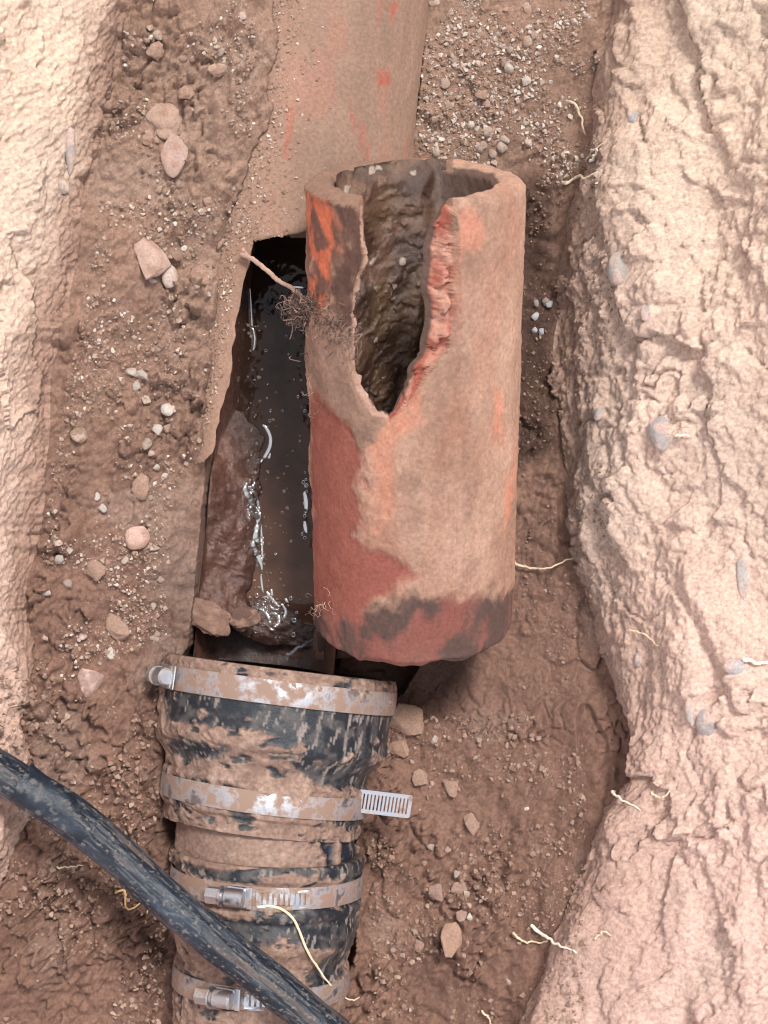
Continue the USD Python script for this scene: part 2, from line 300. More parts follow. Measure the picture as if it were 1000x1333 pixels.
def wall(side, foot, foots, zfoot, seed):
    """Rows x heights; side -1 = left, +1 = right."""
    rowp = np.stack([Y * 0, Y, Y * 0], -1)
    lean = (.48 + .16 * fbm(rowp, 4, 2, seed)) if side < 0 else (.50 + .16 * fbm(rowp, 5, 2, seed))
    if side > 0: lean = lean + .30 * sstep(960, 1250, pyr)
    h = hs[None]; near = np.exp(-h / .022); zs_ = gaussian_filter1d(zfoot, 45)
    foot2 = foots[:, None] + (foot - foots)[:, None] * near; zf2 = zs_[:, None] + (zfoot - zs_)[:, None] * near
    hh = np.minimum(h, .3); prof_ = h * lean[:, None] * (.45 + .75 * sstep(.0, .11, hh)) if side > 0 else h * lean[:, None] * (.35 + .9 * sstep(.0, .10, hh))
    x = foot2 + side * (prof_ + .10 * np.minimum(h, .3) ** 2 / .09 * .3)
    z = zf2 + (HG - zf2) * (h / HG)
    P = np.stack([x, np.repeat(Y[:, None], NH, 1), z], -1)
    w = sstep(0, .03, h)
    d = .030 * (fbm(P * A(1, .55, 1), 9, 3, seed + 1) - .5) * 2 * (.25 + .75 * w)
    q = P[..., 2] * (9.0 if side > 0 else 6.0) + 1.3 * fbm(P * A(1, .45, 1), 8, 3, seed + 2) + side * 1.9 * P[..., 1]
    fr_ = q - np.floor(q); am = sstep(.40, .62, fbm(P, 10, 3, seed + 3))
    d += (.0105 if side > 0 else .009) * (1 - fr_) * sstep(0, .10, fr_) * am * w
    q2 = P[..., 2] * 30 + 1.6 * fbm(P * A(1, .4, 1), 24, 3, seed + 4) + side * 5 * P[..., 1]; f2 = q2 - np.floor(q2)
    d += .0018 * (1 - f2) * sstep(0, .15, f2) * sstep(.45, .6, fbm(P, 24, 2, seed + 5)) * w
    gp = P @ np.array([[1, 0, 0], [.25 * side, .5, .15], [0, 0, 1]])
    rg = 1 - np.abs(fbm(gp, 46, 4, seed + 9) - .5) * 4
    d += .0048 * (fbm(P * A(1, .55, 1), 38, 4, seed + 6) - .5) * 2 + .0025 * (fbm(P * A(1, .8, 1), 110, 4, seed + 7) - .5) * 2 + .0026 * (fbm(P, 380, 3, seed + 8) - .5) * 2
    yz = np.stack([P[..., 1] * .55 + side * P[..., 2] * .25, P[..., 2] * 1.15 + side * P[..., 1] * .22], -1) + (np.stack([fbm(P, 20, 4, seed + 20), fbm(P, 20, 4, seed + 21)], -1) - .5) * .045
    sd_, sr = worley(yz, .034, seed + 22); sd2, sr2 = worley(yz * 1.0 + .3, .012, seed + 23)
    bev = np.clip((sd_[..., 1] - sd_[..., 0]) / .006, 0, 1); bev2 = np.clip((sd2[..., 1] - sd2[..., 0]) / .003, 0, 1)
    d += ((sr - .5) * .009 + .014 * (fbm(P + sr[..., None] * 37, 14, 2, seed + 24) - .5) * bev) * sstep(.34, .55, fbm(P, 9, 2, seed + 25)) * (.3 + .7 * w)
    d += ((sr2 - .5) * .0018) * sstep(.42, .58, fbm(P, 19, 2, seed + 26))
    cd, cr = worley(P.reshape(-1, 3)[:, [1, 2]].reshape(*P.shape[:2], 2) + (fbm(P, 60, 2, seed + 10)[..., None] - .5) * .03, .013, seed + 11)
    d += .0045 * np.sqrt(np.clip(1 - (cd[..., 0] / (.009 * (.4 + cr))) ** 2, 0, 1)) * (cr > .55) * sstep(.4, .6, fbm(P, 16, 3, seed + 12))
    P[..., 0] -= side * d * np.where(h > .30, .3, .85)
    P[..., 2] += .5 * d * sstep(0, .02, h) * (h < .5)
    return P
PL = wall(-1, fl, fls, PF[:, 0, 2], 50); PR = wall(1, fr, frs, PF[:, -1, 2], 70)
PL[:, 0] = PF[:, 0]; PR[:, 0] = PF[:, -1]
GLp = np.stack([PL[:, -1, 0][:, None] - outs[None], np.repeat(Y[:, None], len(outs), 1), np.full((NR, len(outs)), HG)], -1)
GRp = np.stack([PR[:, -1, 0][:, None] + outs[None], np.repeat(Y[:, None], len(outs), 1), np.full((NR, len(outs)), HG)], -1)
closing = sstep(.75, 1.75, np.abs(Y))[:, None]
for P in (PF, PL, PR): P[..., 2] = P[..., 2] * (1 - closing) + HG * closing
PL[:, -1, 2] = HG; PR[:, -1, 2] = HG
def soil_tint(P, side):
    x, y, z = P[..., 0], P[..., 1], P[..., 2]; px, py = pix(P)
    up = np.clip(.5 + y * 1.7 + .5 * (fbm(P, 6, 3, 90) - .5), 0, 1)
    c = lerp(PINK, TAN, up)
    n = fbm(P, 30, 4, 91); c = c * (0.86 + .28 * n)[..., None]
    if side == 0:
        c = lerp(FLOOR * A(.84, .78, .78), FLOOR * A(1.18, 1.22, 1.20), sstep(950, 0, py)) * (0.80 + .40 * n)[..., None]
        # damp ground round the broken pipe, darker soil beside the loose piece
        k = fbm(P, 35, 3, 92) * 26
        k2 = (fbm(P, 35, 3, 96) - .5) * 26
        dark_m = soft([(600,236),(716,232),(728,420),(722,590),(690,610),(600,640)], px + k - 13, py + k2, 9)  # darker soil along the right of the loose piece
        dark_m2 = soft([(430,780),(614,840),(614,900),(580,938),(520,940),(430,910)], px + k - 13, py + k2, 7)  # damp patch, deepened to paint contact shade under the piece's base
        s = np.maximum(dark_m, dark_m2) * (.7 + .5 * n)
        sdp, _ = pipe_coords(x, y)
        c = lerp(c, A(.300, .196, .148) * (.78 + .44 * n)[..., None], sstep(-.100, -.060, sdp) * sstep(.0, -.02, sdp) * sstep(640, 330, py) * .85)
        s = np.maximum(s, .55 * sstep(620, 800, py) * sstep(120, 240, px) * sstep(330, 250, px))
        c = lerp(c, DAMP_SHADE, np.clip(s, 0, 1))
    else:
        hh = np.broadcast_to(hs[None], x.shape) + .030 * (fbm(P, 18, 4, 97) - .5)
        s = (1 - sstep(.004, .050, hh)) * .85 if side < 0 else (1 - sstep(.004, .085, hh)) * .72  # shade at the wall foot painted as a blend to floor colour
        c = lerp(c, FLOOR * A(1.22, 1.2, 1.2) * (.8 + .4 * n)[..., None], np.clip(s, 0, 1))
    pale = sstep(.60, .72, fbm(P, 14, 3, 93 + side)) * .35
    return lerp(c, A(.50, .41, .34), pale if side else pale * .4)
def sheet(name, P, c, lab=None):
    nr, nc = P.shape[:2]
    return tag(obj(name, (P.reshape(-1, 3), tri(grid_faces(nr, nc))), 'soil', smooth=True, tint=c.reshape(-1, 3), own=False), lab, 'ground', kind='structure')
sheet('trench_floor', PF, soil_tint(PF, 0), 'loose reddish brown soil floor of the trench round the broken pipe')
sheet('trench_wall_left', PL[:, ::-1], soil_tint(PL, -1)[:, ::-1], 'pale tan cut earth wall along the left side of the trench')
sheet('trench_wall_right', PR, soil_tint(PR, 1), 'lumpy pinkish cut earth wall along the right side of the trench')
gl = np.concatenate([GLp[:, ::-1], PL[:, -1:]], 1); gr = np.concatenate([PR[:, -1:], GRp], 1)
gc = lambda P: np.broadcast_to(TAN, P.shape) * (0.8 + .4 * fbm(P, 3, 3, 95))[..., None]
gv, gf = [], []; off = 0
yy = A(.05, .5, 3, 30, 200)
for P in (gl, gr):
    gv.append(P.reshape(-1, 3)); gf.append(tri(grid_faces(*P.shape[:2])) + off); off += P.shape[0] * P.shape[1]
for sgn, row in ((1, -1), (-1, 0)):
    full = np.concatenate([gl[row], PL[row, ::-1][1:], PF[row][1:-1:20], PR[row], gr[row][1:]]); full[:, 2] = HG
    P = np.stack([full + A(0, sgn * e, 0) for e in np.r_[0, yy]])
    gv.append(P.reshape(-1, 3)); gf.append(tri(grid_faces(*P.shape[:2])) + off); off += P.shape[0] * P.shape[1]
gv = np.vstack(gv)
tag(obj('ground', (gv, np.vstack(gf)), 'soil', smooth=True, tint=gc(gv), own=False), 'flat earth ground round the top of the trench', 'ground', kind='structure')

# ---- which point of the soil shows at a pixel
allp = np.concatenate([PF.reshape(-1, 3), PL[:, :285].reshape(-1, 3), PR[:, :285].reshape(-1, 3)])
ap = np.stack(pix(allp), -1); keep = (ap[:, 0] > -80) & (ap[:, 0] < 1080) & (ap[:, 1] > -80) & (ap[:, 1] < 1420)
allp, ap = allp[keep], ap[keep]; soil_tree = cKDTree(ap)
def hit(px, py, k=5):
    d, i = soil_tree.query(np.stack(np.broadcast_arrays(np.asarray(px, float), np.asarray(py, float)), -1), k=k)
    c = allp[i]; j = np.argmax(c[..., 2], -1)
    return np.take_along_axis(c, j[..., None, None], -2)[..., 0, :]
def hit_normal(px, py, r=9):
    a = hit(px + r, py) - hit(px - r, py); b = hit(px, py - r) - hit(px, py + r)
    n = unit(np.cross(a, b)); return n if n[2] > 0 else -n

# ---------------------------------------------------------------- buried pipe, broken open
def rough_tube(ro, ri, L, ch=.003):
    cs = m3.CrossSection([[(ri, ch), (ri + ch, 0), (ro - ch, 0), (ro, ch), (ro, L - ch), (ro - ch, L), (ri + ch, L), (ri, L - ch)]])
    return cs.revolve(160)
def loft(pa, pb):
    """Solid between two outlines of equal count (3-D points)."""
    n = len(pa); v = np.vstack([pa, pb]); c = Polygon(pa[:, :2])
    _, cap = trimesh.creation.triangulate_polygon(c, engine='earcut') if False else (None, None)
    import mapbox_earcut as me
    capi = np.array(me.triangulate_float64(np.ascontiguousarray(pa[:, :2]), np.array([n], np.uint32))).reshape(-1, 3).astype(int)
    i = np.arange(n); j = (i + 1) % n
    f = np.vstack([capi, capi[:, ::-1] + n, np.stack([i, i + n, j], 1), np.stack([j, i + n, j + n], 1)])
    tm = trimesh.Trimesh(v, f, process=False); tm.fix_normals()
    if tm.volume < 0: tm.invert()
    return tomani(tm)
def jagged(poly, step, amp, seed):
    """Outline resampled with small teeth."""
    p = np.asarray(poly, float); p = np.vstack([p, p[:1]]); d = np.r_[0, np.cumsum(np.linalg.norm(np.diff(p, axis=0), axis=1))]
    s = np.arange(0, d[-1], step); q = np.stack([np.interp(s, d, p[:, 0]), np.interp(s, d, p[:, 1])], -1)
    n = fbm(np.c_[q, np.zeros(len(q))], .05, 4, seed), fbm(np.c_[q, np.ones(len(q))], .05, 4, seed + 1)
    return q + (np.stack(n, -1) - .5) * 2 * amp
def arrays(m): q = m.to_mesh(); return np.array(q.vert_properties[:, :3], float), np.array(q.tri_verts)
PM = frame(PA, PSIDE, np.cross(PDIR, PSIDE), PDIR)
if np.linalg.det(PM[:3, :3]) < 0: PM[:3, 0] *= -1
tube = rough_tube(RO, RI, float(np.linalg.norm(PB - PA))).transform(PM[:3])
def prism(poly, z0, z1):
    q = poly; return loft(W(q[:, 0], q[:, 1], z0), W(q[:, 0], q[:, 1], z1))
open_a = jagged([(330,312),(360,306),(404,301),(460,300),(480,300),(478,640),(300,640),(262,612),(276,588),(288,540),(299,490),(308,420),(316,370)], 7, 5, 61)
open_b = jagged([(215,616),(262,604),(300,600),(520,560),(520,900),(200,900)], 7, 5, 63)
tube = tube - prism(open_a, ZA + .0, .09) - prism(open_b, ZA - .006, .09) - prism(jagged([(200,806),(262,818),(318,816),(352,850),(420,862),(520,846),(520,990),(200,990)], 7, 4, 65), -.2, .1)
tube = tube.trim_by_plane(tuple(-PDIR), float(-PDIR @ W(400, 1000, ZA))).refine_to_length(.0028)
tube = tube.trim_by_plane((0, -1, 0), -.45) if False else tube
v, f = arrays(tube)
sdv, alv = pipe_coords(v[:, 0], v[:, 1]); rad = np.stack([sdv, v[:, 2] - ZA], -1); rr = np.linalg.norm(rad, axis=1)
rdir = (rad[:, :1] / rr[:, None]) * PSIDE + (rad[:, 1:] / rr[:, None]) * A(0, 0, 1)
outer = rr > RO - .004; inner = rr < RI + .003
v += rdir * ((fbm(v, 60, 4, 5) - .5) * .0022 + (fbm(v, 260, 3, 6) - .5) * .0012)[:, None]
px, py = pix(v)
n1, n2 = fbm(v, 30, 4, 7), fbm(v * A(1, .35, 1), 75, 4, 8)
dirt = lerp(A(.215, .135, .101), A(.270, .178, .134), n1) * (.78 + .44 * n2)[:, None]
red = A(.29, .085, .060)
wob = (fbm(v, 40, 3, 9) - .5) * 14
streak = inside([(455,105),(470,112),(482,185),(480,212),(468,205),(458,150)], px + wob, py) | inside([(484,90),(508,88),(510,112),(492,110)], px + wob, py + wob) | inside([(462,50),(486,52),(488,78),(470,76)], px + wob, py + wob) | inside([(372,140),(382,140),(384,205),(370,208)], px + wob * .5, py) | inside([(490,0),(520,5),(506,40),(492,30)], px + wob, py)
c = lerp(dirt, red * (.9 + .3 * n2)[:, None], np.where(streak, .88 * sstep(.34, .58, n2), .22 * sstep(.55, .7, n2)))
c = lerp(c, FLOOR * A(1.12, 1.15, 1.12) * (.75 + .5 * n2)[:, None], sstep(.015, -.040, sdv + .04 * (n1 - .5)) * .95)
wet = A(.085, .045, .034)
brk = ~outer & ~inner
c = np.where((inner | (brk & (v[:, 2] < ZA + .01)))[:, None], lerp(wet, A(.17, .095, .07), sstep(.4, .7, n1) * .8), c)
c = np.where((brk & (v[:, 2] >= ZA + .01))[:, None], lerp(A(.30, .19, .13), A(.20, .12, .085), n2), c)
pipe_t = thing('buried_drain_pipe', 'dirt covered clay drain pipe lying in the trench floor with its top broken away', 'drain pipe', W(axis_px(500), 500, ZA - RO))
obj('pipe_barrel', (v, f), 'clay', pipe_t, smooth=True, tint=c)
v_pipe = v[outer & (v[:, 2] > ZA)]
# silt lying in the pipe, to the left of the water
def patch(x0, x1, y0, y1, nx, ny, zf):
    gxx, gyy = np.meshgrid(np.linspace(x0, x1, nx), np.linspace(y0, y1, ny)); return np.stack([gxx, gyy], -1), zf(gxx, gyy)
ZW = ZA - .030
def channel_mesh(s0, s1, l0, l1, ns, nl, zf):
    s, l = np.meshgrid(np.linspace(s0, s1, ns), np.linspace(l0, l1, nl))
    base = PA + s[..., None] * PSIDE + l[..., None] * PDIR; base[..., 2] = 0
    z = zf(s, l, base); base[..., 2] = z
    return base
def silt_z(s, l, b):
    q = (l - along(560)) / (along(830) - along(560)); n = fbm(b, 70, 4, 3) - .5
    n5 = fbm(b, 26, 3, 19) - .5
    bank = ZW + .030 * np.clip((-.012 + .010 * n + .030 * n5 - s) / .034, -.2, 1.2) ** 1 * sstep(-.12, .30, q) + .004 * (fbm(b * A(1, .25, 1), 110, 4, 18) - .5)
    low = ZW - .006 + .004 * n
    mound = .011 * np.exp(-(((s + .004 - .01 * (q - 1)) / .020) ** 2 + ((q - .93) / .13) ** 2))
    drop = -.05 * sstep(1.06, 1.09, q + .10 * (fbm(b, 45, 3, 16) - .5) + .10 * sstep(-.008, -.030, s))
    big = drop + .004 * n + .0022 * (fbm(b, 260, 3, 4) - .5)
    floor_ = ZA - np.sqrt(np.maximum((RI - .001) ** 2 - s ** 2, 0))
    return np.maximum(np.where(bank > ZW + .0015, bank, low) + mound + big - .003 * sstep(.98, 1.10, q), floor_ - .001)
b = channel_mesh(-.0475, .0475, along(250), along(872), 110, 590, silt_z)
n1 = fbm(b, 45, 4, 12); px, py = pix(b)
ct = lerp(A(.045, .023, .018), A(.125, .060, .045), np.clip((b[..., 2] - ZW) / .016, 0, 1) * (.3 + 1.0 * n1)) * (.7 + .6 * fbm(b * A(1, .3, 1), 160, 3, 17))[..., None]
obj('silt', (b.reshape(-1, 3), tri(grid_faces(*b.shape[:2]))), 'wet_silt', pipe_t, smooth=True, tint=ct.reshape(-1, 3))
w_ = channel_mesh(-.0475, .0475, along(-200), along(812), 60, 500, lambda s, l, bb: ZW + .0008 * (fbm(bb, 45, 3, 14) - .5) - .004 * sstep(along(780), along(812), l))
water_t = thing('water', None, None, W(380, 600, ZW)); tag(water_t, 'dark muddy water standing in the broken drain pipe', 'water', kind='structure')
obj('water_surface', (w_.reshape(-1, 3), tri(grid_faces(*w_.shape[:2]))), 'water', water_t, smooth=True, tint=lerp(A(.022, .012, .009), A(.075, .039, .027), sstep(380, 760, pix(w_)[1] + 160 * (fbm(w_, 22, 3, 20) - .5)).reshape(-1)).reshape(-1, 3))  # darker upstream: depth and weaker light put into the tint
bi = cKDTree(b.reshape(-1, 3)[:, :2])
def silt_hs(p): return b.reshape(-1, 3)[bi.query(p[:, :2])[1], 2]
def glint_ripple(pts, r, squash=.28, seed=0):  # raised strip shaped to stand in for a sky glint
    p = spline([W(a, b_, ZW + .0006) for a, b_ in pts], 40); p[:, 2] = np.maximum(p[:, 2], silt_hs(p) + .0003)
    rr_ = np.sin(np.linspace(.12, np.pi - .08, 40)) ** .5 * r * (.75 + .5 * fbm(np.c_[p[:, :2], np.zeros(40)], 160, 2, seed))
    m = sweep(p, rr_, 10); zc_ = np.r_[np.repeat(p[:, 2], 10), p[0, 2], p[-1, 2]]; m.vertices[:, 2] = zc_ + (m.vertices[:, 2] - zc_) * squash
    return m
gq = np.random.default_rng(12); GL = []
for i in range(7):
    x, y, a = 356 + gq.normal(0, 16), 796 + gq.normal(0, 18), gq.uniform(0, 6.28); R_ = gq.uniform(4, 9)
    GL.append((tuple((x + R_ * math.cos(a + t_), y + R_ * math.sin(a + t_)) for t_ in np.linspace(0, gq.uniform(1.2, 3.6), 5)), gq.uniform(.0006, .0015)))
for i in range(5):
    x, y = np.interp(i, [0, 8], [322, 342]) + gq.normal(0, 4), 628 + i * 13 + gq.normal(0, 4); a = gq.uniform(0, 6.28); R_ = gq.uniform(3, 7)
    GL.append((tuple((x + R_ * math.cos(a + t_), y + R_ * 1.3 * math.sin(a + t_)) for t_ in np.linspace(0, gq.uniform(1.5, 4), 5)), gq.uniform(.0007, .0014)))
for i, (pts, r) in enumerate([(((325,374),(326,400),(328,432),(330,455)), .0016), (((327,425),(331,442),(329,456)), .0020), (((341,553),(350,563),(352,578),(346,592),(340,602)), .0021),
                              (((396,640),(400,655),(398,668)), .0026), (((397,678),(400,694)), .0023), (((352,590),(350,597)), .0012), (((374,372),(386,373),(398,374)), .0012), (((325,628),(321,640),(328,652),(324,664)), .0024), (((334,640),(340,690),(342,730)), .0012), (((326,668),(336,680),(333,694),(341,708)), .0027), (((347,770),(356,782),(364,790)), .0016), (((338,792),(348,800),(352,812)), .0014), (((366,786),(372,798),(366,808)), .0012), (((334,694),(331,712),(338,728),(341,742)), .0017), (((322,634),(332,642),(330,656)), .0010), (((340,748),(341,760),(343,772)), .0009), *GL]):
    obj('glint_ripple', glint_ripple(pts, r, seed=i), 'glint_film', water_t, smooth=True)
# froth along the edge of the water and on the silt
def foam(points, seed):
    g = np.random.default_rng(seed); ms = []
    for (x, y, r) in points:
        p = W(x, y, ZW + .0008); s = trimesh.creation.torus(r * SC, r * SC * g.uniform(.22, .4), major_sections=12, minor_sections=6)
        s.vertices *= A(g.uniform(.7, 1.2), g.uniform(.7, 1.3), .8)
        s.apply_translation(p + A(0, 0, max(0, float(silt_h(p[0], p[1])) - p[2]))); ms.append(s)
    return cat(ms)
bi = cKDTree(b.reshape(-1, 3)[:, :2])
def silt_h(x, y): return b.reshape(-1, 3)[bi.query([x, y])[1], 2]
pts = []
g = np.random.default_rng(5)
for i in range(26):
    u = g.uniform(); y = 625 + u * 118; x = np.interp(y, [625, 660, 690, 720, 745], [326, 324, 334, 338, 340]) + g.normal(0, 4); pts.append((x, y, g.uniform(1.0, 2.6)))
for i in range(34):
    a = g.normal(0, 1); pts.append((352 + g.normal(0, 17) + (a > .5) * 8, 797 + g.normal(0, 17), g.uniform(.9, 2.4)))
for i in range(16): pts.append((g.uniform(345, 400), g.uniform(400, 760), g.uniform(.8, 1.8)))
for i in range(18): pts.append((397 + g.normal(0, 2), g.uniform(610, 700), g.uniform(1.0, 2.6)))
tag(obj('froth', foam(pts, 3), 'glint_film', smooth=True), 'shiny froth bubbles on the muddy water and wet silt in the open pipe', 'froth', kind='stuff')

g = np.random.default_rng(77); sc_v, sc_f, sc_c = [], [], []
for j in range(170):
    y = g.uniform(400, 790); x = g.uniform(318, 402) if g.uniform() < .6 else np.interp(y, [400, 600, 790], [322, 322, 345]) + abs(g.normal(0, 9)); n_ = 7
    a_ = np.arange(n_) * 2 * np.pi / n_; r_ = g.uniform(.0004, .0014) * g.uniform(.5, 1.2, n_); p = W(x, y, ZW + .0009); p[2] = max(p[2], float(silt_hs(p[None])[0]) + .0003)
    ring_ = np.stack([p[0] + r_ * np.cos(a_) * g.uniform(.6, 1.4), p[1] + r_ * np.sin(a_), np.full(n_, p[2])], -1)
    sc_f.append(np.stack([np.full(n_, len(sc_v) * (n_ + 1)), 1 + np.arange(n_) + len(sc_v) * (n_ + 1), 1 + (np.arange(n_) + 1) % n_ + len(sc_v) * (n_ + 1)], -1))
    sc_v.append(np.vstack([p + A(0, 0, .0004), ring_])); sc_c.append(np.broadcast_to(A(.20, .14, .105) * g.uniform(.4, 1.5), (n_ + 1, 3)))
tag(obj('scum', (np.vstack(sc_v), np.vstack(sc_f)), 'gravel_tint', tint=np.vstack(sc_c)), 'tiny brown scum flecks floating on the muddy water in the open pipe', 'scum', kind='stuff')

# ---------------------------------------------------------------- loose broken clay pipe piece
FT, FB = W(540, 232, .105), W(537, 812, -.007)
fu = unit(FT - FB); FLn = float(np.linalg.norm(FT - FB)); fx = unit(A(1, 0, 0) - fu * fu[0]); fn = unit(np.cross(fx, fu)); fn = fn if fn[2] > 0 else -fn
FM = frame(FT, fx, fn, np.cross(fx, fn)); assert FM[:3, 2] @ fu < 0
FRO, FRI = .064, .0468
def to_frag(p): return (p - FT) @ FM[:3, :3]
def on_plane(poly, off):
    d = W(poly[:, 0], poly[:, 1], 0) - A(0, 0, DC); o = A(0, 0, DC)
    s = ((FT + fn * off - o) @ fn) / (d @ fn); return o + d * s[:, None]
inn = [(608,120),(606,238),(574,262),(555,290),(548,314),(546,360),(548,400),(551,452),(536,470),(522,492),(517,512),(503,541),(490,535),(478,522),(464,490),(458,440),(466,390),(474,330),(474,250),(470,120)]
out = [(612,120),(612,250),(592,276),(596,296),(599,322),(604,360),(602,400),(598,446),(572,466),(546,488),(532,516),(505,548),(486,541),(470,527),(456,492),(449,440),(458,390),(466,330),(467,250),(463,120)]
def dense(poly, n=9):
    p = np.asarray(poly, float); q = np.vstack([p, p[:1]]); return np.vstack([q[i] + (q[i + 1] - q[i]) * np.linspace(0, 1, n, endpoint=False)[:, None] for i in range(len(p))])
pi, po = dense(inn), dense(out)
jn = (np.stack([fbm(np.c_[pi, np.zeros(len(pi))], .040, 4, 71), fbm(np.c_[pi, np.ones(len(pi))], .040, 4, 72)], -1) - .5) * 2
jn = gaussian_filter1d(jn, 1.2, axis=0, mode='wrap')
pi, po = pi + jn * 13, po + gaussian_filter1d(jn, 4, axis=0, mode='wrap') * 13
a3, b3 = on_plane(pi, .046), on_plane(po, .060)
ext = lambda off: a3 + (b3 - a3) * ((off - .046) / .014)
low, mid, high = a3 - fn * .046, a3, ext(.085)
frag = rough_tube(FRO, FRI, FLn, .004).transform(FM[:3])
# the cut is made in the piece's own frame, where its outlines are flat
def frag_solid(a, b):
    q = loft(to_frag(a)[:, [0, 2, 1]], to_frag(b)[:, [0, 2, 1]]).to_mesh(); cv = np.array(q.vert_properties[:, :3], float)[:, [0, 2, 1]]
    return m3.Manifold(m3.Mesh((FT + cv @ FM[:3, :3].T).astype(np.float32), np.array(q.tri_verts)[:, ::-1].astype(np.uint32)))
cutter = frag_solid(low, mid + fn * .0002) + frag_solid(mid, high)
frag = (frag - cutter).refine_to_length(.0021)
v, f = arrays(frag); lo = to_frag(v); r = np.hypot(lo[:, 0], lo[:, 1])
outer = r > FRO - .0045; inner = r < FRI + .003; brk = ~outer & ~inner & (lo[:, 2] > .004) & (lo[:, 2] < FLn - .004)
px, py = pix(v)
n1, n2, n3 = fbm(v, 28, 4, 81), fbm(v, 90, 4, 82), fbm(lo * A(1, 1, .22), 70, 4, 83)
wx, wy = px + (fbm(v, 55, 4, 84) - .5) * 46, py + (fbm(v, 55, 4, 85) - .5) * 46
n4 = .5 + .5 * (fbm(lo * A(1, 1, .10), 120, 5, 78) - .5); sw = sstep(.48, .66, fbm(lo * A(1, 1, .3), 34, 4, 79)); gr = fbm(v, 420, 2, 80)
dirt = lerp(A(.315, .195, .143), A(.40, .262, .20), sstep(.3, .7, n1)) * (.90 + .20 * n2)[:, None] * (.62 + .76 * n4)[:, None]
dirt = lerp(dirt, A(.36, .165, .115), sw * .38 * sstep(.35, .6, n3)); dirt = lerp(dirt, A(.20, .125, .10), sstep(.64, .80, fbm(v, 60, 4, 98)) * .45)
dirt = dirt * A(.80, .77, .75) * (.93 + .14 * sstep(.35, .65, gr))[:, None]
redc = lerp(A(.165, .052, .040), A(.245, .085, .062), n2)
c = dirt.copy(); thick = np.full(len(v), .0011) + .0012 * n1
fz = (fbm(v, 210, 4, 77) - .5) * 1.5
def put(mask, col, th, k=1.0):
    global c, thick
    m = mask if mask.dtype != bool else mask.astype(float)
    m = m * k; c = lerp(c, col, m); thick = thick * (1 - m) + th * m
def reg(poly, x, y, w=9): return sstep(.15, .85, soft(poly, x, y, w) + fz * .55)
bare = reg([(395,520),(418,505),(452,560),(472,585),(474,625),(468,660),(474,712),(500,722),(520,738),(545,752),(505,768),(470,800),(400,800)], wx, wy)
midred = reg([(478,590),(510,545),(535,500),(548,480),(545,520),(520,575),(505,640),(502,700),(484,700),(486,640)], wx, wy)
orange = reg([(398,235),(440,230),(448,300),(436,350),(425,400),(398,410)], wx, wy)
ltop = reg([(440,225),(476,225),(470,430),(448,430),(430,380),(445,310)], wx, wy)
ldirt = reg([(396,420),(462,430),(466,500),(500,545),(478,600),(470,590),(430,520),(396,470)], wx, wy)
band = reg([(400,772),(470,790),(560,775),(640,775),(690,760),(690,900),(400,900)], wx, wy + (fbm(v, 55, 3, 86) - .5) * 20)
stk = reg([(596,275),(628,262),(622,330),(600,345)], wx, wy) + reg([(560,500),(600,330),(610,340),(590,430)], wx, wy) + reg([(640,520),(662,500),(660,690),(640,700)], wx, wy)
stk = np.clip(stk, 0, 1)
put(midred, lerp(A(.42, .17, .11), A(.36, .19, .13), n2), .0006, .8)
put(stk, A(.47, .19, .125), .0010, .6 * sstep(.38, .55, n3))
put(band, lerp(lerp(A(.165, .040, .033), A(.15, .066, .055), n1), A(.050, .031, .029), sstep(.38, .54, fbm(v * A(1, .5, 1), 48, 5, 87) + fz * .08)), .0008, .9)
put(bare, redc, .0, 1.0)
put(ldirt, lerp(A(.125, .076, .058), A(.26, .16, .12), n2), .0030)
put(orange, lerp(A(.40, .11, .058), A(.115, .058, .046), sstep(.44, .58, n2)), .0002)
put(ltop, lerp(A(.050, .030, .025), A(.115, .058, .044), n2), .0012)
put(inner, lerp(A(.07, .042, .034), A(.12, .075, .058), n2), .0006)
put(brk & (px > 505), lerp(A(.30, .095, .066), A(.40, .215, .16), sstep(.42, .66, n2)), .0)
put(brk & (px <= 505), lerp(A(.45, .30, .24), A(.24, .14, .10), n2), .0)
top = lo[:, 2] < .004
put(top & (px < 590), lerp(A(.14, .09, .07), A(.22, .13, .09), n2), .0012)
put(inside([(540,205),(556,205),(556,222),(542,222)], px, py) & ~outer, A(.52, .15, .07), .0)
rd = np.stack([lo[:, 0], lo[:, 1], 0 * r], -1) / np.maximum(r, 1e-6)[:, None] @ FM[:3, :3].T
d = np.where(outer, thick, 0) + (n2 - .5) * np.where(brk, .0085, .0014) + (fbm(v, 240, 3, 88) - .5) * np.where(brk, .0075, .0018 - .0015 * bare)
wcd, wcr = worley(v, .0075, 79)
d = d + np.where(brk, (wcr - .5) * .0050, 0)
v += rd * d[:, None]
endk = sstep(FLn - .012, FLn, lo[:, 2]); v += fu * (endk * (fbm(v, 60, 4, 89) - .42) * .011)[:, None]
v -= fu * (sstep(.010, .0, lo[:, 2]) * (fbm(v, 90, 4, 90) - .35) * .005)[:, None]
frag_t = thing('broken_pipe_piece', 'loose red clay pipe piece with a jagged hole leaning in the trench', 'pipe piece', (FB[0], FB[1] + .02, -.066))
shell = obj('pipe_shell', (v, f), 'clay', frag_t, smooth=True, tint=c)
